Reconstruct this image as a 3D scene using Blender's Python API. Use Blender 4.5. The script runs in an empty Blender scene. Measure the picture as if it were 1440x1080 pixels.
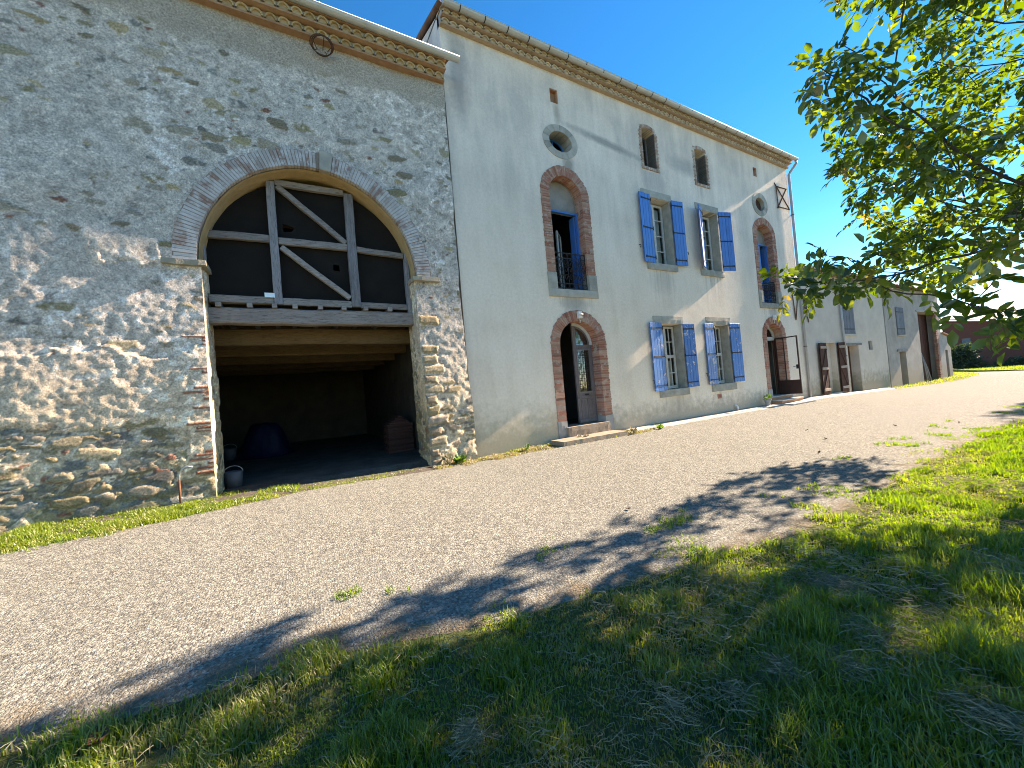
import bpy, math, random
import numpy as np
from mathutils import Vector
from mathutils.geometry import delaunay_2d_cdt
random.seed(11)
rng = np.random.default_rng(11)
PI = math.pi
sc = bpy.context.scene
C = sc.collection

# ------------------------------------------------------------------ numeric noise
def _h(i, j, s):
    i = np.asarray(i).astype(np.int64); j = np.asarray(j).astype(np.int64)
    n = (i * 374761393 + j * 668265263 + s * 2147483647 + 12345) & 0xFFFFFFFF
    n = ((n ^ (n >> 13)) * 1274126177) & 0xFFFFFFFF
    n = ((n ^ (n >> 16)) * 2246822519) & 0xFFFFFFFF
    return ((n ^ (n >> 15)) & 0xFFFFFF) / float(0xFFFFFF)
def vnoise(x, y, s=0):
    i = np.floor(x); j = np.floor(y); u = x - i; v = y - j
    u = u * u * (3 - 2 * u); v = v * v * (3 - 2 * v)
    a = _h(i, j, s); b = _h(i + 1, j, s); c = _h(i, j + 1, s); d = _h(i + 1, j + 1, s)
    return (a * (1 - u) + b * u) * (1 - v) + (c * (1 - u) + d * u) * v
def fbm(x, y, s=0, o=4):
    x = np.asarray(x, float); y = np.asarray(y, float)
    t = np.zeros(np.broadcast(x, y).shape); a = .5; n = 0
    for k in range(o):
        t = t + a * vnoise(x * 2 ** k + 17.3 * k, y * 2 ** k - 9.1 * k, s + k); n += a; a *= .5
    return t / n
def sstep(a, b, x):
    t = np.clip((np.asarray(x, float) - a) / (b - a), 0, 1); return t * t * (3 - 2 * t)
def vor(x, z, sx, sz, seed, jit=.85):
    u = x / sx; v = z / sz; iu = np.floor(u); iv = np.floor(v)
    f1 = np.full(u.shape, 9.); f2 = np.full(u.shape, 9.); ci = np.zeros(u.shape); cj = np.zeros(u.shape)
    for a in (-1, 0, 1):
        for b in (-1, 0, 1):
            ii = iu + a; jj = iv + b
            px = ii + .5 + jit * (_h(ii, jj, seed) - .5) + .5 * (np.mod(jj, 2)); pz = jj + .5 + jit * (_h(ii, jj, seed + 1) - .5)
            d = np.hypot(u - px, v - pz)
            m = d < f1
            f2 = np.where(m, f1, np.minimum(f2, d)); f1 = np.where(m, d, f1)
            ci = np.where(m, ii, ci); cj = np.where(m, jj, cj)
    return f1, f2, ci, cj

# ------------------------------------------------------------------ object helpers
ORG = {}
def tag(o, label=None, cat=None, group=None, kind=None):
    if label: o['label'] = label
    if cat: o['category'] = cat
    if group: o['group'] = group
    if kind: o['kind'] = kind
    return o
def thing(name, loc, label, cat, group=None):
    o = bpy.data.objects.new(name, None); o.location = loc; o.empty_display_size = .2
    C.objects.link(o); ORG[o.name] = Vector(loc)
    return tag(o, label, cat, group)
def link(name, me, parent, origin):
    o = bpy.data.objects.new(name, me); C.objects.link(o)
    if parent is not None:
        o.parent = parent
    else:
        o.location = origin
    ORG[o.name] = Vector(origin)
    return o
def copy_tree(o, parent=None):
    c = o.copy(); C.objects.link(c)
    if parent is not None: c.parent = parent
    for ch in list(o.children): copy_tree(ch, c)
    return c

class MB:
    """collects boxes, plates and tubes and links them as one mesh object"""
    def __init__(s): s.v = []; s.f = []; s.m = []; s.t = []; s.sm = []
    def add(s, verts, faces, mi=0, tint=None, smooth=False):
        b = len(s.v); s.v.extend([tuple(map(float, p)) for p in verts])
        for f in faces:
            s.f.append([b + i for i in f]); s.m.append(mi); s.t.append(random.random() if tint is None else tint); s.sm.append(smooth)
        return s
    def box(s, a, b, mi=0, tint=None, j=0.0):
        x0, y0, z0 = a; x1, y1, z1 = b
        t = random.random() if tint is None else tint
        P = [(x0, y0, z0), (x1, y0, z0), (x1, y1, z0), (x0, y1, z0), (x0, y0, z1), (x1, y0, z1), (x1, y1, z1), (x0, y1, z1)]
        if j: P = [tuple(c + random.uniform(-j, j) for c in p) for p in P]
        return s.add(P, [(0, 3, 2, 1), (4, 5, 6, 7), (0, 1, 5, 4), (1, 2, 6, 5), (2, 3, 7, 6), (3, 0, 4, 7)], mi, t)
    def hexa(s, P, mi=0, tint=None):
        return s.add(P, [(0, 3, 2, 1), (4, 5, 6, 7), (0, 1, 5, 4), (1, 2, 6, 5), (2, 3, 7, 6), (3, 0, 4, 7)], mi, random.random() if tint is None else tint)
    def bar(s, p, q, w, d, mi=0, tint=None, n=1, j=0.0):
        """rectangular bar p->q; w is its width in the xz plane, d its depth in y"""
        p = Vector(p); q = Vector(q); ax = (q - p).normalized()
        yv = Vector((0, 1, 0))
        if abs(ax.dot(yv)) > .95: yv = Vector((1, 0, 0))
        side = ax.cross(yv).normalized(); dep = side.cross(ax).normalized()
        t = random.random() if tint is None else tint
        rings = []
        for k in range(n + 1):
            c = p.lerp(q, k / n)
            if j: c = c + side * random.uniform(-j, j)
            ww = w * (1 + (random.uniform(-j, j) * 2 if j else 0))
            rings.append([c + side * ww / 2 - dep * d / 2, c + side * ww / 2 + dep * d / 2, c - side * ww / 2 + dep * d / 2, c - side * ww / 2 - dep * d / 2])
        vs = [v for r in rings for v in r]; fs = [(3, 2, 1, 0)]
        for k in range(n):
            b = 4 * k
            for i in range(4): fs.append((b + i, b + (i + 1) % 4, b + 4 + (i + 1) % 4, b + 4 + i))
        b = 4 * n; fs.append((b, b + 1, b + 2, b + 3))
        return s.add(vs, fs, mi, t)
    def tube(s, pts, r, n=8, mi=0, tint=None, closed=False, cap=True):
        pts = [Vector(p) for p in pts]; rs = r if isinstance(r, (list, tuple)) else [r] * len(pts)
        t = random.random() if tint is None else tint
        vs = []; fs = []; N = len(pts); ref = Vector((.3, .2, .93))
        for k, p in enumerate(pts):
            a = pts[(k - 1) % N] if (k > 0 or closed) else p; b = pts[(k + 1) % N] if (k < N - 1 or closed) else p
            ax = (b - a).normalized()
            u = ax.cross(ref)
            if u.length < .15: u = ax.cross(Vector((1, 0, 0)))
            u.normalize(); w = ax.cross(u)
            for i in range(n):
                an = 2 * PI * i / n; vs.append(p + (u * math.cos(an) + w * math.sin(an)) * rs[k])
        for k in range(N if closed else N - 1):
            a = k * n; b = ((k + 1) % N) * n
            for i in range(n): fs.append((a + i, a + (i + 1) % n, b + (i + 1) % n, b + i))
        if cap and not closed:
            fs.append(tuple(range(n - 1, -1, -1))); fs.append(tuple(range((N - 1) * n, N * n)))
        return s.add(vs, fs, mi, t, True)
    def plate(s, outline, holes, y0, y1, mi=0, tint=None, sides=True, back=True, hole_sides=True, xf=None, mi_hole=None):
        """outline and holes are (x, z) loops; extruded from y0 (front) to y1"""
        pts = []; edges = []
        for lp in [outline] + list(holes):
            b = len(pts); n = len(lp); pts += [Vector(p) for p in lp]; edges += [(b + i, b + (i + 1) % n) for i in range(n)]
        V, E_, F, *_ = delaunay_2d_cdt(pts, edges, [], 0, 1e-5)
        tris = []
        for f in F:
            c = (V[f[0]] + V[f[1]] + V[f[2]]) / 3
            if inside(c, outline) and not any(inside(c, h) for h in holes): tris.append(f)
        t = random.random() if tint is None else tint
        X = xf or (lambda x, y, z: (x, y, z))
        s.add([X(v.x, y0, v.y) for v in V], [tuple(f) if area2(V, f) > 0 else tuple(reversed(f)) for f in tris], mi, t)
        if back: s.add([X(v.x, y1, v.y) for v in V], [tuple(reversed(f)) if area2(V, f) > 0 else tuple(f) for f in tris], mi, t)
        def ring(lp, m):
            n = len(lp)
            s.add([X(p[0], y0, p[1]) for p in lp] + [X(p[0], y1, p[1]) for p in lp], [(i, i + n, (i + 1) % n + n, (i + 1) % n) for i in range(n)], m, t)
        if sides: ring(outline, mi)
        if hole_sides:
            for h in holes: ring(h, mi if mi_hole is None else mi_hole)
        return s
    def build(s, name, mats, parent=None, bevel=0, origin=None):
        o0 = ORG[parent.name] if parent is not None else Vector(origin or (0, 0, 0))
        me = bpy.data.meshes.new(name)
        me.from_pydata([(x - o0.x, y - o0.y, z - o0.z) for x, y, z in s.v], [], s.f)
        for m in (mats if isinstance(mats, (list, tuple)) else [mats]): me.materials.append(m)
        me.polygons.foreach_set('material_index', s.m); me.polygons.foreach_set('use_smooth', s.sm)
        at = me.attributes.new('tint', 'FLOAT', 'FACE'); at.data.foreach_set('value', s.t)
        me.update()
        o = link(name, me, parent, o0)
        if bevel:
            md = o.modifiers.new('bev', 'BEVEL'); md.width = bevel; md.segments = 1; md.limit_method = 'ANGLE'
        return o
def inside(p, lp):
    x, y = p[0], p[1]; c = False; n = len(lp); j = n - 1
    for i in range(n):
        xi, yi = lp[i][0], lp[i][1]; xj, yj = lp[j][0], lp[j][1]
        if (yi > y) != (yj > y) and x < (xj - xi) * (y - yi) / (yj - yi) + xi: c = not c
        j = i
    return c
def area2(V, f):
    a, b, c = V[f[0]], V[f[1]], V[f[2]]
    return (b.x - a.x) * (c.y - a.y) - (c.x - a.x) * (b.y - a.y)
def rect(x0, x1, z0, z1): return [(x0, z0), (x1, z0), (x1, z1), (x0, z1)]
def arch(x0, x1, z0, zs, rise, n=20):
    cx = (x0 + x1) / 2; a = (x1 - x0) / 2
    return [(x0, z0), (x1, z0)] + [(cx + a * math.cos(PI * k / n), zs + rise * math.sin(PI * k / n)) for k in range(n + 1)]
def oval(cx, cz, a, b, n=32): return [(cx + a * math.cos(2 * PI * k / n), cz + b * math.sin(2 * PI * k / n)) for k in range(n)]
def np_mesh(name, verts, faces_list, mat, parent=None, origin=(0, 0, 0), attrs=None, smooth=False, colors=None):
    """faces_list: arrays of (n,3) or (n,4) indices; attrs: {name: per-vertex floats}; colors: (nv,4)"""
    me = bpy.data.meshes.new(name)
    verts = np.asarray(verts, np.float32) - np.asarray(ORG[parent.name] if parent is not None else origin, np.float32)
    me.vertices.add(len(verts)); me.vertices.foreach_set('co', verts.ravel())
    loops = np.concatenate([np.asarray(f).ravel() for f in faces_list]).astype(np.int32)
    tot = np.concatenate([np.full(len(f), np.asarray(f).shape[1]) for f in faces_list]).astype(np.int32)
    st = np.concatenate([[0], np.cumsum(tot)[:-1]]).astype(np.int32)
    me.loops.add(len(loops)); me.loops.foreach_set('vertex_index', loops)
    me.polygons.add(len(tot)); me.polygons.foreach_set('loop_start', st); me.polygons.foreach_set('loop_total', tot)
    if smooth: me.polygons.foreach_set('use_smooth', np.ones(len(tot), bool))
    for k, a in (attrs or {}).items():
        at = me.attributes.new(k, 'FLOAT', 'POINT'); at.data.foreach_set('value', np.asarray(a, np.float32))
    if colors is not None:
        at = me.attributes.new('Col', 'FLOAT_COLOR', 'POINT'); at.data.foreach_set('color', np.asarray(colors, np.float32).ravel())
    me.update(calc_edges=True); me.validate()
    for m in (mat if isinstance(mat, (list, tuple)) else [mat]): me.materials.append(m)
    return link(name, me, parent, ORG[parent.name] if parent is not None else Vector(origin))
def grid_faces(nx, nz):
    i = np.arange(nx - 1)[:, None] * nz + np.arange(nz - 1)[None]; i = i.ravel()
    return np.stack([i, i + nz, i + nz + 1, i + 1], 1)

# ------------------------------------------------------------------ materials
class Gr:
    def __init__(s, name):
        s.mat = bpy.data.materials.new(name); s.mat.use_nodes = True; s.nt = s.mat.node_tree
        for n in list(s.nt.nodes): s.nt.nodes.remove(n)
        s.out = s.nt.nodes.new('ShaderNodeOutputMaterial')
    def n(s, t, **kw):
        nd = s.nt.nodes.new('ShaderNode' + t)
        for k, v in kw.items():
            if hasattr(nd, k) and k not in nd.inputs.keys(): setattr(nd, k, v)
            else: s.set(nd.inputs[k.replace('_', ' ')] if k.replace('_', ' ') in nd.inputs else nd.inputs[k], v)
        return nd
    def set(s, inp, v):
        if isinstance(v, bpy.types.NodeSocket): s.nt.links.new(v, inp)
        elif isinstance(v, bpy.types.Node): s.nt.links.new(v.outputs[0], inp)
        else:
            if inp.type == 'RGBA' and len(v) == 3: v = (*v, 1)
            inp.default_value = v
    def pos(s): return s.n('NewGeometry').outputs['Position']
    def map(s, v, sc=(1, 1, 1), loc=(0, 0, 0), rot=(0, 0, 0)):
        m = s.n('Mapping'); s.set(m.inputs['Vector'], v); m.inputs['Scale'].default_value = sc; m.inputs['Location'].default_value = loc; m.inputs['Rotation'].default_value = rot; return m.outputs[0]
    def noise(s, v, scale, detail=4, rough=.55, dist=0):
        nd = s.n('TexNoise'); s.set(nd.inputs['Vector'], v); nd.inputs['Scale'].default_value = scale; nd.inputs['Detail'].default_value = detail; nd.inputs['Roughness'].default_value = rough; nd.inputs['Distortion'].default_value = dist
        return nd.outputs['Fac']
    def voro(s, v, scale, feature='F1', out='Distance', rnd=1):
        nd = s.n('TexVoronoi'); nd.feature = feature; s.set(nd.inputs['Vector'], v); nd.inputs['Scale'].default_value = scale; nd.inputs['Randomness'].default_value = rnd; return nd.outputs[out]
    def ramp(s, f, stops, interp='LINEAR'):
        r = s.n('ValToRGB'); s.set(r.inputs[0], f); cr = r.color_ramp; cr.interpolation = interp
        while len(cr.elements) < len(stops): cr.elements.new(.5)
        for e, (p, c) in zip(cr.elements, stops):
            e.position = p; e.color = (*c, 1) if not isinstance(c, (int, float)) else (c, c, c, 1)
        return r.outputs[0]
    def mix(s, f, a, b, mode='MIX'):
        m = s.n('Mix'); m.data_type = 'RGBA'; m.blend_type = mode; s.set(m.inputs[0], f); s.set(m.inputs[6], a); s.set(m.inputs[7], b); return m.outputs[2]
    def math(s, op, a, b=0.0, c=0.0):
        m = s.n('Math'); m.operation = op; s.set(m.inputs[0], a); s.set(m.inputs[1], b); s.set(m.inputs[2], c); return m.outputs[0]
    def rng(s, f, a, b, c=0., d=1.):
        m = s.n('MapRange'); m.clamp = True; s.set(m.inputs[0], f)
        for i, v in enumerate((a, b, c, d)): m.inputs[i + 1].default_value = v
        return m.outputs[0]
    def bump(s, h, strength=.5, dist=.02, normal=None):
        b = s.n('Bump'); s.set(b.inputs['Height'], h); b.inputs['Strength'].default_value = strength; b.inputs['Distance'].default_value = dist
        if normal is not None: s.set(b.inputs['Normal'], normal)
        return b.outputs[0]
    def attr(s, name, out='Fac'):
        a = s.n('Attribute'); a.attribute_name = name; return a.outputs[out]
    def xyz(s, v):
        x = s.n('SeparateXYZ'); s.set(x.inputs[0], v); return x.outputs
    def pbr(s, col, rough=.85, normal=None, metal=0., spec=.3):
        b = s.n('BsdfPrincipled'); s.set(b.inputs['Base Color'], col); s.set(b.inputs['Roughness'], rough); b.inputs['Metallic'].default_value = metal; b.inputs['Specular IOR Level'].default_value = spec
        if normal is not None: s.set(b.inputs['Normal'], normal)
        return b.outputs[0]
    def done(s, sh): s.nt.links.new(sh, s.out.inputs['Surface']); return s.mat

def m_simple(name, a, b, scale=6, rough=.85, bump=.3, bscale=60, metal=0., spec=.3, stretch=(1, 1, 1)):
    g = Gr(name); p = g.map(g.pos(), stretch)
    n1 = g.noise(p, scale, 5); n2 = g.noise(p, bscale, 4); t = g.attr('tint')
    f = g.math('ADD', g.math('MULTIPLY', n1, .7), g.math('MULTIPLY', t, .3))
    col = g.ramp(f, [(.25, a), (.75, b)])
    return g.done(g.pbr(col, rough, g.bump(g.math('ADD', n1, n2), bump, .01), metal, spec))
def m_wood(name, dark, light, axis='x', rough=.85, grain=1.0, spec=.2):
    g = Gr(name); s = {'x': (1.2, 14, 14), 'z': (14, 14, 1.2), 'y': (14, 1.2, 14)}[axis]
    p = g.map(g.pos(), s); n1 = g.noise(p, 3.2, 6, .65, .4); n2 = g.noise(g.pos(), 2.5, 3); n3 = g.noise(p, 9, 3, .6)
    crack = g.rng(n3, .36, .42)
    f = g.math('ADD', g.math('MULTIPLY', n1, .65), g.math('ADD', g.math('MULTIPLY', n2, .25), g.math('MULTIPLY', g.attr('tint'), .2)))
    col = g.mix(g.math('MULTIPLY', g.math('SUBTRACT', 1., crack), .55 * grain), g.ramp(f, [(.3, dark), (.78, light)]), tuple(c * .25 for c in dark))
    return g.done(g.pbr(col, rough, g.bump(g.math('ADD', n1, crack), .6, .008), 0, spec))
def m_brick(name, c0, c1, c2, wash=None, wash_amt=.0):
    g = Gr(name); p = g.pos(); t = g.attr('tint'); n1 = g.noise(p, 22, 4); n2 = g.noise(p, 130, 3); n3 = g.noise(p, 5, 4)
    col = g.ramp(t, [(0., c0), (.5, c1), (1., c2)])
    col = g.mix(g.math('MULTIPLY', n1, .45), col, tuple(c * .45 for c in c1))
    if wash: col = g.mix(g.rng(g.math('ADD', n3, g.math('MULTIPLY', n1, .5)), .75 - wash_amt, .95 - wash_amt), col, wash)
    return g.done(g.pbr(col, .9, g.bump(g.math('ADD', n1, n2), .5, .006)))

M = {}
def build_materials():
    # rubble wall: colours belong to each stone and to the mortar (vertex colours), fine grain here
    g = Gr('rubble'); p = g.pos(); n1 = g.noise(p, 38, 5, .7); n2 = g.noise(p, 150, 3, .6)
    col = g.mix(1., g.attr('Col', 'Color'), g.ramp(n1, [(.28, .42), (.72, 1.55)]), 'MULTIPLY')
    col = g.mix(1., col, g.ramp(n2, [(.3, .62), (.7, 1.38)]), 'MULTIPLY')
    M['rubble'] = g.done(g.pbr(col, .95, g.bump(g.math('ADD', n1, g.math('MULTIPLY', n2, .6)), .85, .022), spec=.15))
    # lime render of the farmhouse, with weather stains that keep their own shape
    g = Gr('lime_render'); p = g.pos(); x, y, z = g.xyz(p)
    n1 = g.noise(p, .7, 5, .6); n2 = g.noise(g.map(p, (2.2, 2.2, .35)), 1.1, 5, .6); n3 = g.noise(p, 90, 4, .6); n4 = g.noise(p, 5, 5, .6)
    col = g.ramp(g.math('ADD', g.math('MULTIPLY', n1, .6), g.math('MULTIPLY', n2, .4)), [(.28, (.70, .585, .455)), (.5, (.85, .735, .59)), (.7, (.91, .80, .66))])
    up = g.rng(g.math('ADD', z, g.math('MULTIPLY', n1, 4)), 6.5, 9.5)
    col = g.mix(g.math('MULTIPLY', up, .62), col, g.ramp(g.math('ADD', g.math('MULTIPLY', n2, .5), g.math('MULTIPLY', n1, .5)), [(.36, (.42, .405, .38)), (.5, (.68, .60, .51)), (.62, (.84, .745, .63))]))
    low = g.math('MULTIPLY', g.rng(g.math('SUBTRACT', z, g.math('MULTIPLY', n4, 1.1)), .42, -.05), .75)
    col = g.mix(low, col, (.36, .32, .24))
    yel = g.math('MULTIPLY', g.rng(g.math('SUBTRACT', z, g.math('MULTIPLY', n4, 1.4)), .75, .1), g.rng(x, 7.5, 5))
    col = g.mix(g.math('MULTIPLY', yel, .55), col, (.50, .42, .27))
    fine = g.noise(p, 16, 6, .7); col = g.mix(1., col, g.ramp(fine, [(.3, .90), (.7, 1.08)]), 'MULTIPLY')
    crk = g.rng(g.voro(g.mix(.12, p, g.n('TexNoise', Vector=p, Scale=3.).outputs['Color'], 'ADD'), .55, 'DISTANCE_TO_EDGE'), .0, .005, .10, 0.)
    col = g.mix(g.math('MULTIPLY', crk, g.rng(n1, .5, .6)), col, (.3, .27, .22))
    def blot(cx, cz, w, h, c, a, sl=0.):
        nonlocal col
        dx = g.math('DIVIDE', g.math('SUBTRACT', x, cx), w)
        dz = g.math('DIVIDE', g.math('SUBTRACT', g.math('SUBTRACT', z, cz), g.math('MULTIPLY', g.math('SUBTRACT', x, cx), sl)), h)
        r = g.math('SQRT', g.math('ADD', g.math('MULTIPLY', dx, dx), g.math('MULTIPLY', dz, dz)))
        f = g.rng(g.math('ADD', r, g.math('MULTIPLY', g.math('SUBTRACT', n4, .5), .9)), 1.05, .35, 0., a)
        col = g.mix(f, col, c)
    blot(8.2, 8.42, 1.7, .15, (.2, .2, .19), .65, -.11); blot(11.6, 8.5, 1.0, .35, (.27, .27, .26), .5)
    blot(6.52, 8.8, .13, .38, (.36, .33, .26), .7); blot(6.75, 7.45, .22, .35, (.26, .25, .21), .75); blot(6.55, 3.75, .55, .3, (.29, .28, .24), .6)
    blot(16.25, 7.5, .14, .3, (.3, .28, .24), .6); blot(16.4, 3.8, .4, .3, (.34, .32, .28), .5); blot(3.75, 8.9, .3, 1.3, (.22, .22, .22), .55)
    blot(10.1, 4.6, .7, .5, (.4, .38, .33), .35); blot(10.2, .8, .8, .5, (.4, .36, .28), .35); blot(10.2, 7.7, .7, .55, (.3, .3, .29), .4)
    for cx, w, zt, ln in ((10.1, .62, 4.9, 1.3), (12.7, .6, 4.9, 1.2), (10.15, .6, 1.02, .8), (12.75, .6, 1.0, .8), (6.56, .75, 3.9, .55), (16.25, .7, 3.92, .5), (10.05, .4, 7.95, .6), (12.6, .42, 7.95, .6)):
        fx = g.rng(g.math('ABSOLUTE', g.math('SUBTRACT', x, cx)), w, w * .7); fz = g.math('MULTIPLY', g.rng(z, zt - ln, zt, 0., 1.), g.math('LESS_THAN', z, zt))
        st = g.rng(g.noise(g.map(p, (9, 1, .5)), 1., 4, .6), .46, .64)
        col = g.mix(g.math('MULTIPLY', g.math('MULTIPLY', fx, fz), g.math('MULTIPLY', st, .5)), col, (.30, .28, .24))
    col = g.mix(.35, col, g.mix(1., col, g.ramp(n3, [(.3, .72), (.7, 1.28)]), 'MULTIPLY'))
    und = g.noise(p, 1.6, 3, .5)
    nrm = g.bump(und, .5, .03); nrm = g.bump(g.math('ADD', n3, g.math('MULTIPLY', n4, .5)), .35, .012, nrm)
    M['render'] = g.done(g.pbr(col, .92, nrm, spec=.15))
    # plainer renders of the lower buildings
    for nm, a, b, c in (('low_render', (.54, .48, .40), (.68, .61, .51), (.36, .32, .23)), ('grey_render', (.30, .275, .24), (.47, .435, .38), (.42, .34, .25))):
        g = Gr(nm); p = g.pos(); z = g.xyz(p)[2]; n1 = g.noise(p, 1.1, 6, .65); n2 = g.noise(p, 40, 4); n4 = g.noise(p, 4, 4)
        col = g.ramp(n1, [(.3, a), (.68, b)])
        col = g.mix(g.rng(g.math('SUBTRACT', z, g.math('MULTIPLY', n4, 1.6)), .4, -.3), col, c)
        M[nm] = g.done(g.pbr(col, .92, g.bump(g.math('ADD', n2, g.math('MULTIPLY', n4, 2)), .4, .012), spec=.15))
    M['brick'] = m_brick('red_brick', (.36, .13, .085), (.50, .225, .15), (.58, .34, .24), (.5, .4, .32), -.02)
    M['dark_brick'] = m_brick('dark_brick', (.06, .026, .02), (.09, .038, .028), (.12, .055, .04))
    M['ochre_brick'] = m_brick('ochre_brick', (.30, .15, .10), (.45, .28, .19), (.62, .53, .43), (.6, .54, .46), .0)
    M['wash_brick'] = m_brick('washed_brick', (.34, .19, .14), (.42, .36, .32), (.52, .49, .45), (.54, .52, .49), .12)
    M['arch_joint'] = m_simple('arch_joint', (.20, .15, .12), (.34, .28, .23), 14, .95, .5)
    M['mortar'] = m_simple('mortar', (.32, .29, .25), (.46, .42, .37), 9, .95, .4)
    M['soffit'] = m_simple('arch_plaster', (.42, .29, .14), (.58, .43, .24), 7, .95, .6, 45)
    M['stone'] = m_simple('grey_limestone', (.25, .245, .20), (.50, .475, .40), 5, .92, .6, 50)
    M['quoin'] = m_simple('tan_stone', (.26, .24, .18), (.44, .40, .31), 5, .92, .7, 40)
    M['tile'] = m_simple('ochre_tile', (.36, .25, .13), (.56, .43, .26), 7, .9, .4, 60)
    M['pale_tile'] = m_simple('pale_tile', (.46, .36, .24), (.68, .59, .46), 6, .9, .4, 60)
    M['band'] = m_simple('brick_band', (.32, .165, .095), (.47, .29, .18), 8, .9, .4, 60)
    M['pale_band'] = m_simple('pale_band', (.36, .24, .16), (.52, .39, .28), 8, .9, .4, 60)
    M['head'] = m_simple('aged_plaster', (.20, .19, .165), (.36, .34, .30), 4, .95, .5, 30)
    M['roof'] = m_simple('roof_tile', (.11, .065, .045), (.30, .17, .11), 3, .9, .4, 40)
    M['zinc'] = m_simple('zinc', (.40, .42, .41), (.58, .60, .57), 3, .5, .08, 30, .35, .5)
    M['zinc_dark'] = m_simple('dull_zinc', (.30, .33, .35), (.44, .47, .49), 4, .5, .08, 30, .3, .5)
    M['iron'] = m_simple('black_iron', (.012, .013, .016), (.04, .038, .038), 20, .6, .2, 80, .3, .5)
    M['rust'] = m_simple('rusty_iron', (.06, .03, .02), (.19, .09, .05), 18, .85, .4, 90, .2)
    M['brown_metal'] = m_simple('brown_metal', (.035, .018, .014), (.065, .03, .022), 6, .55, .1, 50, .1, .4)
    M['white'] = m_simple('white_paint', (.62, .62, .6), (.78, .78, .76), 8, .5, .1, 60)
    M['frame'] = m_simple('window_paint', (.42, .44, .42), (.62, .63, .60), 9, .7, .25, 60)
    M['room'] = m_simple('room_plaster', (.16, .15, .135), (.24, .22, .2), 3, .95, .2)
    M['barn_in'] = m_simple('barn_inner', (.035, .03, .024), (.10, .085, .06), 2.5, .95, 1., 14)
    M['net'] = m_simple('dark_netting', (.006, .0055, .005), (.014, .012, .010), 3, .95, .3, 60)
    M['wood'] = m_wood('weathered_timber', (.15, .135, .125), (.38, .345, .31), 'x')
    M['wood_v'] = m_wood('weathered_post', (.12, .12, .125), (.33, .33, .34), 'z')
    M['beam'] = m_wood('brown_beam', (.10, .062, .03), (.24, .165, .085), 'x')
    M['joist'] = m_wood('brown_joist', (.16, .095, .045), (.36, .24, .12), 'y')
    M['doorwood'] = m_wood('old_door_wood', (.10, .088, .088), (.25, .215, .205), 'z')
    M['brownpaint'] = m_wood('brown_shutter', (.06, .028, .02), (.13, .065, .045), 'z')
    M['pale_wood'] = m_wood('pale_wood_sunlit_batten', (.30, .24, .19), (.48, .40, .33), 'x')
    M['greyshut'] = m_wood('grey_shutter', (.10, .115, .13), (.24, .27, .30), 'z')
    M['reddoor'] = m_wood('dark_red_door', (.06, .025, .018), (.14, .06, .04), 'z')
    M['greendoor'] = m_simple('green_grey_door', (.05, .052, .042), (.095, .095, .075), 8, .6, .1)
    M['concrete'] = m_simple('pale_concrete', (.36, .34, .29), (.56, .53, .46), 3, .93, .4, 50)
    M['terra'] = m_simple('terracotta', (.34, .15, .075), (.52, .28, .16), 5, .85, .3, 50)
    M['plinth'] = m_simple('grey_plinth', (.28, .28, .26), (.42, .41, .38), 6, .93, .5, 40)
    M['farbrick'] = m_brick('far_brick', (.15, .05, .035), (.20, .07, .048), (.25, .1, .07))
    M['tarp'] = m_simple('blue_tarp', (.003, .006, .026), (.006, .011, .045), 3, .5, .4, 20)
    M['bucket'] = m_simple('white_plastic', (.05, .055, .065), (.08, .09, .10), 4, .5, .05)
    M['old_step'] = m_simple('worn_step', (.20, .155, .11), (.36, .29, .215), 5, .93, .5, 50)
    M['sticker'] = m_simple('pale_plate', (.62, .82, .9), (.7, .88, .95), 4, .5, .05)
    # blue shutters, sound and peeling
    for nm, chip in (('blue', .0), ('blue_worn', 1.)):
        g = Gr(nm); p = g.pos(); n1 = g.noise(g.map(p, (3, 3, .6)), 4, 5, .6); n2 = g.noise(p, 5.5, 6, .7, .6); n3 = g.noise(p, 60, 3)
        col = g.ramp(g.math('ADD', g.math('MULTIPLY', n1, .7), g.math('MULTIPLY', g.attr('tint'), .3)), [(.25, (.009, .13, .38)), (.75, (.018, .225, .62))])
        oi = g.n('ObjectInfo').outputs['Random']; col = g.mix(g.math('MULTIPLY', oi, .12), col, (.10, .22, .36))
        if chip:
            k = g.rng(n2, .59, .63); col = g.mix(k, col, (.52, .47, .43))
            col = g.mix(g.rng(g.noise(p, 2.3, 4), .5, .7, 0, .35), col, (.14, .22, .36))
        else: col = g.mix(g.rng(n2, .70, .74, 0, .8), col, (.4, .42, .44))
        M[nm] = g.done(g.pbr(col, .42, g.bump(g.math('ADD', n3, g.math('MULTIPLY', n2, 2)), .25, .006), spec=.5))
    # window glass
    g = Gr('glass'); f = g.n('Fresnel'); f.inputs['IOR'].default_value = 1.5
    tr = g.n('BsdfTransparent'); tr.inputs[0].default_value = (.78, .82, .8, 1); gl = g.n('BsdfGlossy'); gl.inputs['Roughness'].default_value = .03; gl.inputs['Color'].default_value = (.9, .9, .9, 1)
    mx = g.n('MixShader'); g.set(mx.inputs[0], g.math('MULTIPLY', f.outputs[0], 1.0)); g.set(mx.inputs[1], tr.outputs[0]); g.set(mx.inputs[2], gl.outputs[0])
    M['glass'] = g.done(mx.outputs[0])
    # gravel road
    g = Gr('gravel'); p = g.pos()
    c1 = g.voro(p, 56, out='Color'); d1 = g.voro(p, 56); c2 = g.voro(p, 150, out='Color'); d2 = g.voro(p, 150)
    r1 = g.xyz(c1)[0]; r2 = g.xyz(c2)[1]; r3 = g.xyz(c1)[2]
    a = g.ramp(r1, [(0., (.05, .05, .052)), (.25, (.15, .145, .135)), (.5, (.24, .233, .205)), (.75, (.335, .322, .28)), (1., (.5, .48, .43))])
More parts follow.
